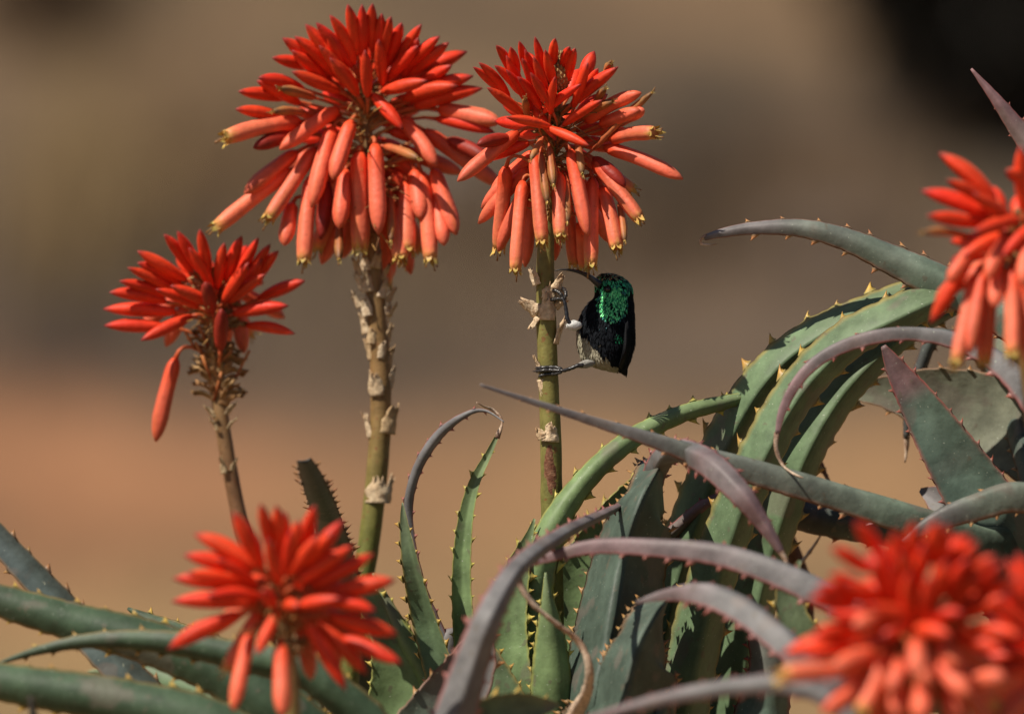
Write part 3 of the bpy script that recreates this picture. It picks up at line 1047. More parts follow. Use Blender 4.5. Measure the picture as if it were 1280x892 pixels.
# papery bracts on the tall stalks: (x, y, width, height, image angle, yaw)
rb = random.Random(5)
for (bx, by, w, h, a, yw) in [(448,345,9,22,-25,-60),(456,338,10,20,-8,-10),(470,335,10,22,20,20),(480,350,9,22,30,60),(452,362,10,24,-30,-60),(462,365,11,26,-10,0),
        (478,372,10,24,22,40),(486,378,9,20,35,70),(448,385,10,22,-35,-70),(458,395,12,24,-12,-30),(482,402,11,24,25,50),(488,395,8,18,40,75),(456,418,11,26,-15,-50),
        (466,430,10,20,5,0),(484,430,10,26,18,60),(462,450,10,26,-15,-65),(486,462,11,30,14,60),(478,448,9,22,12,30),(470,495,16,34,-14,-20),(489,486,11,30,10,65),
        (461,548,10,34,-12,-70),(486,542,18,36,16,45),(490,540,9,22,15,75),(470,628,24,30,4,-8),(486,628,10,34,10,70),(415,890,28,34,-6,-10),(438,886,20,30,14,40),(400,880,16,26,-24,-55)]:
    bract(st, pl_big[1], P(bx - math.copysign(1.5, yw), by, 0.115 if abs(yw) < 50 else 0.119), w * PX * 1.5, h * PX * 1.05, a * 0.7, yw * 0.85, rb, mix((0.66, 0.54, 0.38), (0.50, 0.36, 0.20), rb.random()), 0.12)
for (bx, by, w, h, a, yw) in [(671,356,18,26,-20,-45),(673,390,22,32,-54,-35),(672,396,12,22,-150,-55),(684,400,22,38,2,0),(695,362,16,26,22,30),(692,374,14,24,48,35),(694,384,12,22,56,50),
        (695,430,12,44,14,55),(676,398,10,18,-28,-60),(675,464,10,24,-16,-45),(676,474,14,26,168,-35),(688,552,24,30,4,12),(678,548,16,18,-20,-30),(679,680,14,26,-18,-45),(700,684,14,24,18,50),
        (686,372,20,22,0,0)]:
    bract(st2, pl_bird[1], P(bx, by, -0.0055 if abs(yw) < 32 else -0.003), w * PX * 0.95, h * PX * 0.85, a, yw, rb, mix((0.74, 0.60, 0.42), (0.54, 0.37, 0.20), rb.random() * 0.6), 0.12)
for (bx, by, w, h, a, yw) in [(280,592,10,22,-5,-20),(290,588,8,18,12,40),(271,538,8,18,-16,-50),(285,536,8,18,24,60),(268,522,10,20,-28,-50),(283,518,10,20,30,50)]:
    bract(st3, pl_bare[1], P(bx, by, 0.135), w * PX, h * PX, a, yw, rb, (0.52, 0.40, 0.24), 0.3)
# dark healed wound on the bird's stalk
wb = MB()
rows = []
for i in range(15):
    t = i / 14
    row = []
    for k in range(7):
        v = -1 + 2 * k / 6
        hw = 9.5 * math.sin(math.pi * min(1, max(0, t * 0.96 + 0.02))) ** 0.5 * (1 + 0.2 * noise.noise(Vector((t * 6, v, 2))))
        ang = v * hw / 13.5
        rr = 13.9 + 0.6 * noise.noise(Vector((t * 9, v * 3, 7))) - 0.8 * abs(v) ** 3
        c = P(687.5 + 2.5 * t, 556 + 62 * t, 0)
        nn = noise.noise(Vector((t * 8, v * 3, 4)))
        row.append(wb.vert(c + Vector((math.sin(ang) * rr * PX, -math.cos(ang) * rr * PX, 0)), mix((0.13, 0.045, 0.025), (0.32, 0.17, 0.10), 0.3 + nn)))
    rows.append(row)
wb.rings(rows, close=False)
wb.build('bark_scar', M['bract'], st2, pl_bird[1])

# ------------------------------------------------------------------ leaves: (px, py, depth, width px, roll)
def crown(c, dx=0, dy=0):
    """pixel and depth of a plant crown, as a leaf base"""
    k = (DIST + c.y) / DIST * PX
    return (c.x / k + 640 + dx, 446 - (c.z - CAM_Z) / k + dy, c.y)


def L(plant, cr, pts, w0, *a, off=(0, 0), r0=0, **kw):
    x, y, d = crown(cr, *off)
    return leaf(plant, [(x, y, d, w0, r0)] + [tuple(p) for p in pts], *a, **kw)


# sideways leaves on the low aloe
L(pl_low, cr_low, [(300,1000,-0.1,62,0),(205,890,-0.092,50,10),(120,800,-0.084,44,14),(30,705,-0.076,36,14),(-70,600,-0.068,22,10),(-150,530,-0.06,4,10)], 60, 'blue', 1, 0.2, 0.12, seed=1, tooth=9, fold=0.08)
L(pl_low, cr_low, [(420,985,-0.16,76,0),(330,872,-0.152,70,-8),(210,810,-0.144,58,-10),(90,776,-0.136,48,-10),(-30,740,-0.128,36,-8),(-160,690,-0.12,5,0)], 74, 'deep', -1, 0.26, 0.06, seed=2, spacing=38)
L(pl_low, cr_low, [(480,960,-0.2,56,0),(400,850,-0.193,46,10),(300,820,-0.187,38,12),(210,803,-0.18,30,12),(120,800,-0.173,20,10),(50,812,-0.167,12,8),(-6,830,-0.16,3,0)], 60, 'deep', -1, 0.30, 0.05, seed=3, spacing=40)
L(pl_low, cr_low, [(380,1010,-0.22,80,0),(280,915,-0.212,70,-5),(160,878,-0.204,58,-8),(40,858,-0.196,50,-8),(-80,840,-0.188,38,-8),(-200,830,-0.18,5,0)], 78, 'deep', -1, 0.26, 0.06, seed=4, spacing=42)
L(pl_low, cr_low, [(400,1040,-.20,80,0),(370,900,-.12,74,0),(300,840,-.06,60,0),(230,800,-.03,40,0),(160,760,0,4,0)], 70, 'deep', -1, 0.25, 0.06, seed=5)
L(pl_low, cr_low, [(470,1010,-.28,80,0),(560,930,-.25,70,0),(640,890,-.22,48,0),(700,880,-.2,4,0)], 74, 'green', 1, 0.22, 0.12, seed=6)
L(pl_low, cr_low, [(250,1060,-.4,76,0),(120,990,-.44,66,0),(0,960,-.48,46,0),(-100,960,-.5,4,0)], 70, 'green', 1, 0.22, 0.12, seed=7)
L(pl_low, cr_low, [(60,960,-.3,24,0),(44,905,-.31,14,0),(38,870,-.315,3,0)], 30, 'dark', -1, 0.3, 0.05, seed=8, off=(-150, 0))
# dark leaf behind the low flower and the leaves of the big aloe
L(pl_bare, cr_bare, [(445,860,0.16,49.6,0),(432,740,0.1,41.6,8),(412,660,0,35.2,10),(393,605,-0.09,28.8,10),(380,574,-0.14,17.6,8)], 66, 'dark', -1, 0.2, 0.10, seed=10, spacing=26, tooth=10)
L(pl_big, cr_big, [(470,960,.06,84,0),(500,870,.06,78,0),(490,800,.06,56,0),(455,740,.06,24,0),(440,715,.06,3,0)], 80, 'fresh', 1, 0.22, 0.14, seed=11)
L(pl_big, cr_big, [(540,940,.06,44,0),(540,860,.06,34,20),(505,795,.06,24,30),(480,745,.06,12,30),(466,716,.06,3,20)], 60, 'fresh', -1, 0.4, 0.05, seed=12, spacing=30)
L(pl_bare, cr_bare, [(330,960,.16,70,0),(270,880,.18,60,0),(180,845,.20,44,0),(110,840,.22,4,0)], 60, 'green', -1, 0.24, 0.06, seed=13)
L(pl_big, cr_big, [(480,985,-0.08,90,0),(560,880,-0.08,80,0),(590,830,-0.08,60,0),(600,790,-0.08,30,0),(596,770,-0.08,4,0)], 84, 'grey', 1, 0.2, 0.14, seed=14)

# leaves of the bird's aloe
L(pl_bird, cr_bird, [(600,930,0.03,39,0),(560,830,0.03,29.64,15),(524,735,0.03,20.28,25),(510,650,0.03,14.04,30),(519,592,0.02,13.26,25),(546,546,0.01,13.26,15),(580,519,0,7.8,10),(606,513,0,3.9,0),(630,527,-0.01,1.56,0)], 60, 'purple', -1, 0.3, 0.06, seed=20, spacing=30, tooth=7, red_tip=.95)
L(pl_bird, cr_bird, [(590,940,0.01,50.84,0),(560,860,0.01,42.64,20),(535,780,0.01,34.44,25),(516,705,0,24.6,30),(506,655,0,11.48,20),(503,628,0,1.64,0)], 66, 'green', 1, 0.2, 0.16, seed=21, spacing=26, tooth=9, fold=.12)
L(pl_bird, cr_bird, [(630,960,0.02,44.4,0),(592,860,0.02,34.04,0),(578,760,0.02,25.16,0),(580,670,0.02,20.72,10),(592,608,0.02,14.8,15),(612,565,0.02,8.14,10),(622,543,0.02,4.44,0)], 64, 'fresh', 1, 0.26, 0.14, seed=22, spacing=26, tooth=8,
  dry_tip=[(621,547,.02,8),(628,526,.02,4),(617,513,.02,5),(605,508,.015,3),(596,503,.01,2)], fold=.10)
L(pl_bird, cr_bird, [(660,960,.02,66,15),(662,850,.0,56,15),(668,755,-.01,46,15),(685,672,-.015,38,8),(727,605,-.01,29,12),(785,551,.0,26,12),(850,518,.01,22,10),(905,503,.02,18,8),(960,490,.03,8,15)], 66, 'fresh', -1, 0.42, 0.04, seed=23, spacing=36, tooth=10)
L(pl_bird, cr_bird, [(700,960,.03,84,0),(705,840,.03,84,0),(722,745,.03,76,-8),(752,675,.04,58,-10),(800,610,.05,34,-10),(840,575,.06,5,0)], 80, 'fresh', 1, 0.2, 0.13, seed=24, spacing=24, tooth=10)
L(pl_bird, cr_bird, [(650,960,-.01,66,0),(640,870,-.02,56,0),(636,790,-.02,46,5),(645,720,-.02,34,8),(662,668,-.02,10,5),(668,648,-.02,3,0)], 70, 'fresh', 1, 0.22, 0.16, seed=25, spacing=26, tooth=10)
L(pl_bird, cr_bird, [(690,980,-.03,70,0),(690,880,-.04,56,0),(688,800,-.045,38,-8),(684,745,-.05,14,-8),(682,715,-.05,3,0)], 70, 'fresh', -1, 0.34, 0.05, seed=26, spacing=24, tooth=9)
L(pl_bird, cr_bird, [(660,1000,-0.05,90,0),(630,915,-0.05,86,0),(612,860,-0.05,70,0),(600,815,-0.05,40,0),(592,785,-0.05,4,0)], 84, 'green', 1, 0.22, 0.14, seed=27, spacing=24, tooth=10)
L(pl_bird, cr_bird, [(590,1010,0.03,70,0),(566,900,0.03,60,0),(556,840,0.03,46,0),(560,800,0.03,30,0),(572,785,0.03,4,0)], 70, 'grey', -1, 0.25, 0.1, seed=29, spacing=22)
L(pl_bird, cr_bird, [(740,1000,.08,70,0),(790,900,.10,64,0),(830,800,.11,56,0),(860,700,.12,44,0),(880,640,.12,30,0),(884,600,.12,4,0)], 70, 'green', 1, 0.22, 0.14, seed=30)

# the thick upright leaves
L(pl_fat, cr_fat, [(805,940,.06,62,-8),(835,760,.05,56,-8),(872,640,.04,52,-8),(912,545,.03,50,-8),(960,470,.02,46,-8),(1020,421,.02,43,-8),(1085,391,.02,40,-8),(1160,362,.03,32,-8),(1240,350,.05,4,-8)], 70, 'green', -1, 0.40, 0.03, seed=40, fold=.42, spacing=44, tooth=11.5)
L(pl_fat, cr_fat, [(850,940,.02,72,-8),(876,790,.01,64,-8),(914,665,.0,58,-8),(955,568,-.01,54,-8),(1000,490,-.01,52,-8),(1058,430,-.01,50,-8),(1120,397,-.01,48,-8),(1180,372,0,44,-8),(1260,362,.03,5,-8)], 78, 'green', -1, 0.40, 0.03, seed=41, fold=.42, spacing=46, tooth=11.5)
L(pl_fat, cr_fat, [(905,940,.06,74,-8),(935,790,.05,64,-8),(966,675,.04,58,-8),(1002,575,.03,56,-8),(1045,500,.03,54,-8),(1095,445,.03,48,-8),(1150,405,.04,34,-8),(1210,385,.05,4,-8)], 76, 'green', -1, 0.40, 0.03, seed=42, fold=.42, spacing=44, tooth=11.5)
L(pl_fat, cr_fat, [(840,960,.1,60,0),(855,800,.13,56,0),(880,690,.15,50,0),(910,600,.16,40,0),(930,540,.16,24,0),(942,500,.16,3,0)], 66, 'green', -1, 0.4, 0.05, seed=43)
L(pl_fat, cr_fat, [(930,960,.0,80,0),(955,880,.0,64,0),(958,830,.0,44,0),(945,790,.0,22,0),(930,760,.0,3,0)], 78, 'plum', -1, 0.3, 0.1, seed=44, spacing=24)
# broad shaded leaf: rounded back to the camera, its right half turned from the sun
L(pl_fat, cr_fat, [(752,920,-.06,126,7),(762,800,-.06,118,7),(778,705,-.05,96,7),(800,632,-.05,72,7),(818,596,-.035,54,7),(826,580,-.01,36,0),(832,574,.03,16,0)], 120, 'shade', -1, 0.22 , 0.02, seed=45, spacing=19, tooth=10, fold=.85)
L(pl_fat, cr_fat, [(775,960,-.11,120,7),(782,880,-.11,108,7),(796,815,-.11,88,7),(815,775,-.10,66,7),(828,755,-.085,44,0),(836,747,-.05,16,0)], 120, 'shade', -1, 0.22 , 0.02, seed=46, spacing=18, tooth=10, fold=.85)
# arched leaf that rises behind the shaded one and points down with a pale tip
L(pl_fat, cr_fat, [(806,940,.05,34,0),(806,760,.04,30,0),(810,640,.01,28,0),(822,582,-.03,29,6),(848,563,-.08,31,12),(886,577,-.12,35,12),(925,614,-.14,30,12),(955,655,-.14,19,8),(978,692,-.14,8,0)], 50, 'purple', -1, 0.2, 0.08, seed=47, fold=.2, spacing=34, tooth=7, red_tip=.75,
  dry_tip=[(976,689,-.14,8),(983,701,-.14,6),(989,712,-.14,2)])
# thin reddish arc crossing between
L(pl_fat, cr_fat, [(770,900,.06,22,0),(800,700,.05,18,0),(840,665,.04,16,0),(880,630,.03,13,0),(915,612,.03,4,0)], 26, 'plum', -1, 0.4, 0.05, seed=48, spacing=28, tooth=6)

# leaves coming in from the aloe at the side
L(pl_side, cr_side, [(1320,700,-0.02,60.888,-46),(1220,672,-0.04,56.674,-46),(1130,642,-0.06,52.46,-46),(1050,617,-0.07,46.182,-46),(965,592,-0.08,44.032,-46),(890,572,-0.09,37.754,-46),(820,549,-0.1,25.198,-46),(740,524,-0.11,15.738,-46),(670,502,-0.12,10.492,-46),(600,480,-0.13,4.214,-46)], 60, 'grey', -1, 0.26, 0.06, seed=50, fold=0.12, spacing=40, tooth=8, red_tip=.5)
L(pl_side, cr_side, [(1300,860,-0.2,62.952,-46),(1160,800,-0.22,54.524,-46),(1050,748,-0.2,48.246,-46),(970,712,-0.19,44.032,-46),(900,690,-0.18,37.754,-46),(830,682,-0.17,31.476,-46),(750,680,-0.16,25.198,-46),(700,690,-0.155,18.92,-46),(655,706,-0.15,8.428,-46)], 60, 'purple', -1, 0.26, 0.06, seed=51, fold=0.12, spacing=36, tooth=8, red_tip=.55,
  dry_tip=[(658,704,-.15,9),(648,722,-.15,10),(664,752,-.15,9),(694,778,-.145,11),(722,800,-.14,11),(736,830,-.14,12),(734,862,-.13,16),(722,886,-.12,26),(712,915,-.11,34),(708,950,-.1,30)])
L(pl_side, cr_side, [(1220,960,-0.24,59.34,-42),(1110,900,-0.27,53.406,-42),(1030,842,-0.27,47.472,-42),(978,796,-0.26,45.494,-42),(930,758,-0.24,45.494,-42),(880,738,-0.22,37.582,-42),(835,740,-0.2,19.78,-42),(795,752,-0.19,4.988,-42)], 60, 'purple', -1, 0.22, 0.06, seed=52, fold=0.14, spacing=30, tooth=8, red_tip=.85)
L(pl_front, cr_front, [(1120,1000,-.44,36,-25),(1060,890,-.42,30,-25),(990,856,-.41,26,-25),(930,856,-.4,24,-25),(850,868,-.39,20,-25),(770,888,-.38,12,-25),(690,915,-.38,3,-25)], 40, 'purple', -1, 0.28, 0.06, seed=53, spacing=36, tooth=7)
# the big purple arc in front of the bird's aloe
L(pl_low, cr_low, [(520,1010,-0.26,60,0),(566,900,-0.26,52,0),(590,830,-0.26,44,-8),(615,765,-0.26,36,-10),(650,708,-0.22,27,-10),(705,667,-0.14,19,-8),(760,640,-0.06,12,-5),(800,620,0.02,3,0)], 60, 'purple', -1, 0.26, 0.08, seed=54, fold=.24, spacing=36, tooth=8, red_tip=.6)
# hooked leaf, top
L(pl_side, cr_side, [(1390,560,-0.02,73.4,-24),(1300,425,-0.01,65,-24),(1225,375,0,54.5,-24),(1165,346,0,48.2,-24),(1110,320,0,39.9,-24),(1055,297,0,30.4,-24),(1000,284,0,24.2,-24),(945,284,0,17.8,-24),(905,290,0,12.6,-24),(880,297,0,7.3,-24)], 72, 'grey', -1, 0.24, 0.10, seed=55, fold=.05, spacing=36, tooth=10, red_tip=.72,
  dry_tip=[(884,295,0,6),(877,298,0,5),(876,304,0,4),(886,306,0,3),(896,305,0,2)])
# purple-grey arc with a dried tail
L(pl_side, cr_side, [(1400,700,-0.12,62.952,-46),(1320,540,-0.1,50.396,-46),(1262,462,-0.09,39.904,-46),(1205,427,-0.08,29.412,-46),(1140,415,-0.08,23.048,-46),(1085,421,-0.08,23.048,-46),(1035,440,-0.08,20.984,-46),(1000,470,-0.08,17.802,-46),(978,510,-0.08,13.674,-46),(971,542,-0.08,7.31,-46)], 62, 'purple', -1, 0.3, 0.06, seed=56, fold=0.12, spacing=40, tooth=8, red_tip=.75,
  dry_tip=[(971,540,-.08,7),(970,560,-.08,6),(978,580,-.08,5),(992,592,-.085,5),(1004,597,-.09,2)])
# broad plum leaf facing the camera
L(pl_side, cr_side, [(1330,800,-.02,96,0),(1262,682,-.03,92,4),(1218,612,-.03,80,5),(1178,550,-.03,64,6),(1146,500,-.03,46,6),(1120,460,-.03,26,5),(1104,432,-.03,6,0)], 96, 'plum', 1, 0.16, 0.13, seed=57, spacing=26, tooth=7, red_tip=.86, fold=.06)
# pale leaf behind it
L(pl_side, cr_side, [(1380,640,.06,118,0),(1300,556,.07,108,0),(1235,522,.08,108,0),(1165,500,.08,82,0),(1110,490,.08,42,0),(1065,488,.08,22,0),(1030,486,.08,4,0)], 110, 'pale', 1, 0.16, 0.08, seed=58, spacing=44, tooth=9, red_tip=1.1)
L(pl_side, cr_side, [(1400,560,.02,110,0),(1320,450,.03,100,0),(1262,400,.04,80,0),(1215,370,.05,50,0),(1170,350,.06,5,0)], 100, 'pale', 1, 0.16, 0.08, seed=59, spacing=44)
L(pl_side, cr_side, [(1360,660,-0.07,52.9,-42),(1280,618,-0.08,48.3,-42),(1215,632,-0.085,41.4,-42),(1165,652,-0.09,27.6,-42),(1128,676,-0.09,5.8,-42)], 60, 'grey', -1, 0.34, 0.05, seed=60, fold=0.14, spacing=34, tooth=7)
L(pl_side, cr_side, [(1320,760,.02,56,0),(1220,690,.06,50,0),(1120,662,.07,46,0),(1040,650,.07,42,0),(980,638,.07,34,0),(930,615,.07,14,0),(905,600,.07,3,0)], 60, 'dark', -1, 0.4, 0.04, seed=61, spacing=44)
L(pl_side, cr_side, [(1330,820,.0,110,0),(1280,720,.02,104,0),(1230,665,.03,84,0),(1185,630,.04,50,0),(1150,612,.05,5,0)], 110, 'grey', 1, 0.16, 0.10, seed=62, spacing=40)
L(pl_side, cr_side, [(1420,400,-.02,56,0),(1330,235,-.01,44,0),(1285,178,0,28,0),(1248,128,0,15,0),(1214,86,0,3,0)], 70, 'plum', -1, 0.26, 0.08, seed=63, spacing=30, tooth=5, red_tip=.45)
L(pl_side, cr_side, [(1260,500,.1,30,0),(1180,420,.1,20,0),(1150,460,.1,15,0),(1136,510,.1,11,0),(1133,548,.1,8,0)], 60, 'dark', -1, 0.4, 0.05, seed=64, spacing=28, tooth=6,
  dry_tip=[(1133,545,.1,9),(1133,562,.1,7),(1131,578,.1,2)])
L(pl_fat, cr_fat, [(1000,800,.14,26,0),(975,640,.12,20,0),(990,560,.11,16,0),(1012,560,.1,12,0),(1030,590,.1,8,0)], 30, 'brown', -1, 0.4, 0.05, seed=65, teeth=False,
  dry_tip=[(1028,586,.1,8),(1036,604,.1,5),(1036,636,.1,6),(1028,664,.1,5),(1010,692,.1,6),(985,722,.1,4),(955,752,.1,2)])
L(pl_side, cr_side, [(1260,760,-.02,54,0),(1180,680,-.03,40,0),(1130,652,-.04,24,0),(1100,648,-.04,12,0),(1082,655,-.04,3,0)], 60, 'plum', 1, 0.2, 0.2, seed=66, spacing=26, tooth=7, red_tip=.3)
L(pl_side, cr_side, [(1240,880,-.1,60,0),(1110,850,-.12,50,0),(1010,800,-.13,44,0),(985,740,-.13,30,0),(1000,700,-.13,4,0)], 60, 'green', 1, 0.2, 0.12, seed=67, spacing=30)

# ------------------------------------------------------------------ the bird
bird_o = P(683, 460, 0.0)
bird = thing('sunbird', 'small dark bird with glossy green throat clinging to the flower stalk', 'bird', bird_o)


def BZ(X, Y, d=0.0):
    return P(640 + X / 4.694, 310 + Y / 4.694, d)


Z = PX / 4.694
prof_b = [(146, 560, 6), (152, 563, 34), (165, 570, 62), (185, 580, 86), (215, 592, 103), (250, 598, 110), (290, 596, 113), (325, 582, 130), (370, 566, 147), (420, 557, 159),
          (470, 552, 165), (520, 551, 167), (570, 551, 165), (615, 551, 155), (650, 553, 142), (678, 564, 119), (700, 586, 84), (714, 603, 48), (721, 612, 14)]
CREAM, BLACK = (0.34, 0.31, 0.22), (0.006, 0.007, 0.009)


def bcol(X, Y):
    if ((X - 590) / 84) ** 2 + ((Y - 325) / 98) ** 2 < 1:
        return (0.02, 0.20, 0.085)
    line = 478 + max(0, X - 392) * 1.0 + 10 * math.sin(X * 0.11)
    if Y > line and X < 620:
        return mix((0.28, 0.26, 0.19), CREAM, sstep(0, 30, Y - line))
    return BLACK


bm = MB()
rings = []
BN = 40
for (yy, cx, hw) in [tuple(r) for r in catmull([(a, b_, c) for a, b_, c in prof_b], 44)]:
    ring = []
    dep = hw * (0.92 if yy < 300 else 0.96) * Z
    for k in range(BN):
        a = 2 * math.pi * k / BN
        X = cx + math.cos(a) * hw
        ring.append(bm.vert(BZ(X, yy, 0.004) + Vector((0, -math.sin(a) * dep, 0)), bcol(X, yy) if math.sin(a) > -0.3 else BLACK))
    rings.append(ring)
bm.rings(rings, True, True, True)
body = bm.build('body', M['plumage'], bird, bird_o)

# overlapping feathers over the body, two materials: matt plumage and iridescent gorget
rf = random.Random(77)
fm, fg = MB(), MB()
prs = [tuple(r) for r in catmull([(a, b_, c) for a, b_, c in prof_b], 120)]
for k in range(10500):
    i = rf.randrange(3, 117)
    yy, cx, hw = prs[i]
    if rf.random() > (hw / 165) ** 0.8:
        continue
    a = rf.uniform(0, 2 * math.pi)
    y2, cx2, hw2 = prs[i + 2]
    dep, dep2 = hw * 0.95 * Z, hw2 * 0.95 * Z
    p = BZ(cx + math.cos(a) * hw, yy, 0.004) + Vector((0, -math.sin(a) * dep, 0))
    q = BZ(cx2 + math.cos(a) * hw2, y2, 0.004) + Vector((0, -math.sin(a) * dep2, 0))
    T = (q - p).normalized()
    nrm = Vector((math.cos(a), -math.sin(a), 0))
    nrm = (nrm - T * nrm.dot(T)).normalized()
    X, Y = cx + math.cos(a) * hw, yy
    front = math.sin(a) > -0.2
    if front and (X - 562) ** 2 + (Y - 236) ** 2 < 26 ** 2:
        continue
    gl = False
    gr_ = ((X - 590) / 92) ** 2 + ((Y - 325) / 108) ** 2
    hd = ((X - 600) / 120) ** 2 + ((Y - 215) / 78) ** 2
    sh = ((X - 630) / 34) ** 2 + ((Y - 526) / 32) ** 2
    br = ((X - 560) / 90) ** 2 + ((Y - 430) / 50) ** 2
    c = bcol(X, Y) if front else BLACK
    if c[1] < 0.02 or c[0] < 0.05:
        c = mix((0.004, 0.005, 0.007), (0.011, 0.013, 0.017), rf.random())
    else:
        c = mix(c, (0.42, 0.39, 0.30), rf.random() * 0.5)
    if front:
        if gr_ < 1 and rf.random() < 0.9:
            gl = True
            c = mix((0.08, 0.70, 0.22), (0.26, 0.95, 0.38), rf.random()) if rf.random() < 0.86 else (0.015, 0.06, 0.05)
            if gr_ > 0.7 and rf.random() < 0.5:
                c = (0.02, 0.20, 0.17)
        elif hd < 1 and rf.random() < 0.75:
            gl = True
            c = rf.choice([(0.04, 0.50, 0.22), (0.03, 0.30, 0.16), (0.015, 0.10, 0.07), (0.06, 0.62, 0.26)])
            if Y < 185 and rf.random() < 0.7:
                c = rf.choice([(0.42, 0.36, 0.18), (0.30, 0.30, 0.15), (0.14, 0.26, 0.12)])
        elif sh < 1 and rf.random() < 0.7:
            gl = True
            c = mix((0.01, 0.24, 0.11), (0.03, 0.5, 0.2), rf.random())
        elif br < 1 and rf.random() < 0.12:
            gl = True
            c = (0.01, 0.07, 0.08)
    tgt = fg if gl else fm
    ln = (18 if gl else 34) * Z * rf.uniform(0.7, 1.3)
    if Y < 300 and not gl:
        ln *= 0.6
    wd = ln * (0.42 if gl else 0.30)
    tilt = rf.uniform(0.02, 0.30)
    sd = T.cross(nrm).normalized()
    Tt = (T + nrm * tilt + sd * rf.uniform(-.25, .25)).normalized()
    up = nrm * (0.8 * Z * 1.5)
    i0 = tgt.vert(p - sd * wd * 0.3 + up * 0.2, c)
    i1 = tgt.vert(p + sd * wd * 0.3 + up * 0.2, c)
    m = p + Tt * ln * 0.55 + up
    i2 = tgt.vert(m + sd * wd * 0.5 - nrm * wd * 0.12, c)
    i3 = tgt.vert(m - sd * wd * 0.5 - nrm * wd * 0.12, c)
    ic = tgt.vert(m + nrm * wd * 0.06, c)
    if gl:
        rx_ = rf.uniform(-0.45, 0.45) * wd
        tgt.v[i2] = tuple(Vector(tgt.v[i2]) + nrm * rx_)
        tgt.v[i3] = tuple(Vector(tgt.v[i3]) - nrm * rx_)
    i4 = tgt.vert(p + Tt * ln, tuple(v * 0.8 for v in c))
    tgt.face(i0, i1, ic)
    tgt.face(i1, i2, ic)
    tgt.face(i2, i4, ic)
    tgt.face(i4, i3, ic)
    tgt.face(i3, i0, ic)
o = fm.build('plumage', M['plumage'], body, bird_o, kind='stuff')
o = fg.build('iridescent_plumage', M['glint'], body, bird_o, smooth=False, kind='stuff')
o['label'] = 'glittering green feathers on throat and head'

# folded wing along the right side: flight feathers as long overlapping blades
wing = MB()
for k in range(11):
    t = k / 10
    a0 = BZ(lerp(668, 705, t), lerp(440, 400, t), 0.004 + lerp(-0.022, 0.004, t) * 0.9)
    a1 = BZ(lerp(660, 694, t), lerp(600, 560, t), 0.004 + lerp(-0.026, -0.002, t) * 0.9)
    a2 = BZ(lerp(628, 668, t), lerp(700, 735, t), 0.004 + lerp(-0.012, 0.004, t))
    pts = [Vector(v) for v in catmull([tuple(a0), tuple(a1), tuple(a2)], 12)]
    wing.sweep(pts, [max(0.25, 12 * math.sin(math.pi * (0.03 + 0.93 * i / 12)) ** 0.7) * Z for i in range(13)], 8,
               lambda t_, a_: mix((0.006, 0.007, 0.009), (0.014, 0.014, 0.015), 0.5 + 0.5 * math.sin(a_ * 2 + k)), lambda t_, a_: 0.45 + 0.55 * abs(math.cos(a_)))
wing.build('wing', M['plumage'], bird, bird_o)
tail = MB()
for k in range(6):
    t = k / 5
    pts = [BZ(lerp(590, 655, t), 660, 0.010), BZ(lerp(612, 668, t), 712, 0.012), BZ(lerp(640, 672, t) - 6 * (k == 0), lerp(728, 762, t ** 0.7), 0.016)]
    tail.sweep([Vector(v) for v in catmull([tuple(p) for p in pts], 8)], [max(0.3, 15 * (1 - (i / 8) ** 2)) * Z for i in range(9)], 8,
               lambda t_, a_: (0.012, 0.013, 0.016), lambda t_, a_: 0.4 + 0.6 * abs(math.cos(a_)))
tail.build('tail', M['plumage'], bird, bird_o)
bill = MB()
for dz_, rr_, end in ((0, 1.0, 0), (7, 0.8, 6)):
    bp = [BZ(515, 214 + dz_, -0.003), BZ(490, 196 + dz_, -0.004), BZ(460, 172 + dz_ * .8, -0.005), BZ(420, 150 + dz_ * .6, -0.006), BZ(375, 135 + dz_ * .45, -0.0065), BZ(325, 127 + dz_ * .3, -0.007), BZ(285, 127 + dz_ * .15, -0.007), BZ(250 + end, 134, -0.007)]
    sm_ = [Vector(v) for v in catmull([tuple(p) for p in bp], 26)]
    bill.sweep(sm_, [lerp(24, 2.6, (i / 26) ** 0.66) * Z * rr_ for i in range(27)], 10, lambda t_, a_: (0.016, 0.016, 0.018))
bill.build('bill', M['horn'], bird, bird_o)
ey = MB()
c0 = BZ(562, 242, 0.004 - 103 * Z)
rings = []
for i in range(9):
    ph = math.pi * (i + 0.02) / 8.04
    rings.append([ey.vert(c0 + Vector((math.sin(ph) * math.cos(q * math.pi / 8) * 16 * Z, -math.cos(ph) * 16 * Z, math.sin(ph) * math.sin(q * math.pi / 8) * 16 * Z)), (0.006, 0.005, 0.004)) for q in range(16)])
ey.rings(rings)
eo = ey.build('eye', M['eye'], bird, bird_o)
rm = MB()
rm.sweep([c0 + Vector((math.cos(q * math.pi / 12) * 17 * Z, -1 * Z, math.sin(q * math.pi / 12) * 17 * Z)) for q in range(25)], [3.2 * Z] * 25, 6, lambda t_, a_: (0.02, 0.02, 0.022))
rm.build('eye_ring', M['plumage'], eo, bird_o)


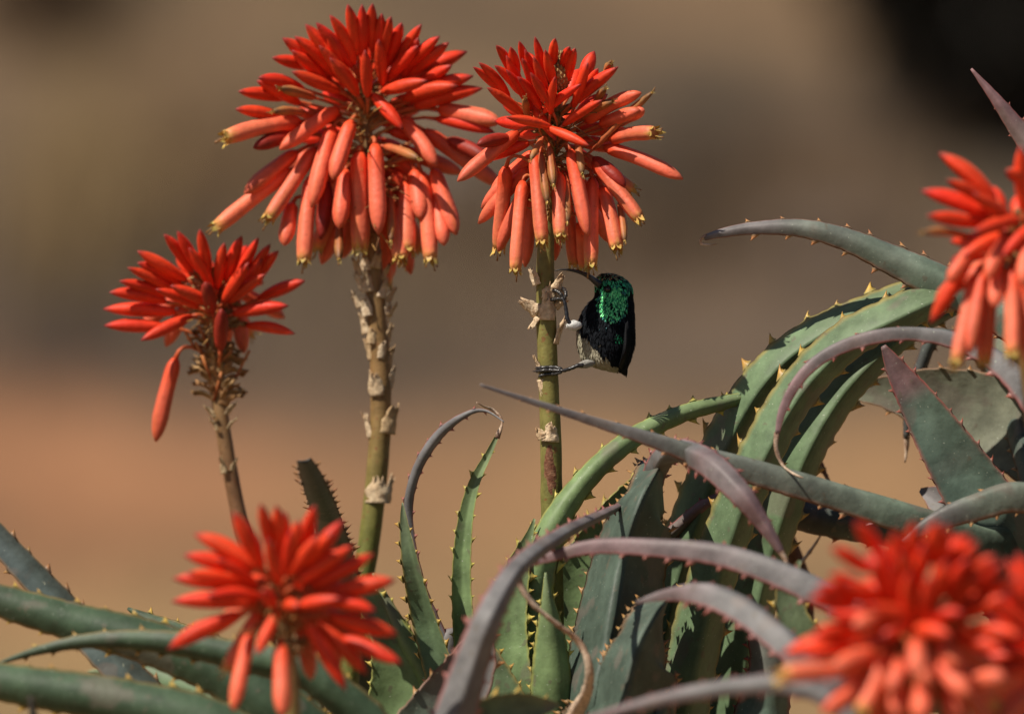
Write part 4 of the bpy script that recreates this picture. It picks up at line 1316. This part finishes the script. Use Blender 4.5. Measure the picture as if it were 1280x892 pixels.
def leg(tuft, joint_pts, toes, tc):
    lg = MB()
    pts = [Vector(v) for v in catmull([tuple(BZ(*p)) for p in joint_pts], 16)]
    lg.sweep(pts, [lerp(13, 10, i / 16) * Z * (1 + 0.12 * math.sin(i * 2.2)) for i in range(17)], 9, lambda t_, a_: (0.014, 0.013, 0.014))
    lo = lg.build('leg', M['horn'], bird, bird_o)
    for tp in toes:
        tb_ = MB()
        q = [Vector(v) for v in catmull([tuple(BZ(*p)) for p in tp], 18)]
        tb_.sweep(q, [(10.5 * (1 + 0.22 * math.sin(i * 2.4)) if i < 15 else lerp(7, 1.2, (i - 15) / 3)) * Z for i in range(19)], 8,
                  lambda t_, a_: mix((0.014, 0.013, 0.013), (0.05, 0.047, 0.045), 0.5 + 0.5 * math.sin(t_ * 60)))
        tb_.build('toe', M['horn'], lo, bird_o)
    th = MB()
    tp0, tp1 = BZ(*tuft[0]), BZ(*tuft[1])
    n = 10
    th.sweep([tp0.lerp(tp1, i / n) for i in range(n + 1)], [max(0.1, math.sin(math.pi * (0.08 + 0.88 * i / n))) ** 0.7 * tuft[2] * Z for i in range(n + 1)], 14, lambda t_, a_: tc,
             lambda t_, a_: 1 + 0.12 * math.sin(a_ * 5 + t_ * 7))
    rt = random.Random(int(tuft[2]))
    for k in range(70):
        f = rt.uniform(0.05, 0.95)
        a_ = rt.uniform(0, 6.28)
        dv = (tp1 - tp0).normalized()
        A = dv.cross(Vector((0, 1, 0.2))).normalized()
        B = dv.cross(A)
        r_ = math.sin(math.pi * (0.08 + 0.88 * f)) ** 0.7 * tuft[2] * Z
        w_ = A * math.cos(a_) + B * math.sin(a_)
        s0 = tp0.lerp(tp1, f) + w_ * r_ * 0.9
        s1 = s0 + dv * 13 * Z + w_ * 3 * Z
        sdv = dv.cross(w_) * 2.2 * Z
        cc = tuple(v * rt.uniform(0.8, 1.15) for v in tc)
        th.face(th.vert(s0 - sdv, cc), th.vert(s0 + sdv, cc), th.vert(s1, cc))
    th.build('thigh_feathers', M['plumage'], lo, bird_o)


# stalk edge at X 145-262; its front surface is 12.5 px (59 crop px) before the axis
F = -13.5 * PX
leg(((408, 452, -0.010), (318, 456, -0.012), 30), [(345, 448, -0.012), (326, 420, -0.012), (318, 370, -0.011), (308, 315, -0.010), (290, 290, -0.009)],
    [[(296, 300, -0.009), (270, 298, -0.009), (240, 302, F - 0.001), (205, 306, F), (180, 300, F + 0.002)],
     [(298, 292, -0.009), (285, 268, -0.009), (262, 252, -0.007), (240, 246, F), (215, 244, F)],
     [(306, 300, -0.009), (316, 275, -0.009), (312, 252, -0.007), (300, 240, -0.004), (280, 236, 0.0)],
     [(300, 296, -0.007), (280, 305, 0.0), (262, 310, 0.004), (240, 312, 0.007), (215, 312, 0.008)]], (0.58, 0.58, 0.56))
leg(((490, 672, -0.004), (378, 690, -0.012), 24), [(420, 688, -0.012), (390, 688, -0.012), (350, 704, -0.012), (305, 718, -0.010), (280, 716, -0.0085)],
    [[(292, 712, -0.009), (262, 700, -0.008), (225, 698, F), (185, 700, F), (150, 704, F + 0.003), (132, 708, F + 0.007)],
     [(288, 718, -0.009), (260, 718, -0.0085), (222, 716, F - 0.001), (180, 718, F - 0.001), (145, 722, F + 0.003), (118, 722, F + 0.006)],
     [(290, 724, -0.009), (262, 736, -0.008), (225, 738, F), (190, 742, F), (165, 750, F + 0.001), (150, 762, F + 0.004)],
     [(286, 722, -0.006), (268, 728, 0.0), (258, 728, 0.005), (230, 722, 0.008), (190, 720, 0.0085)]], (0.30, 0.29, 0.26))
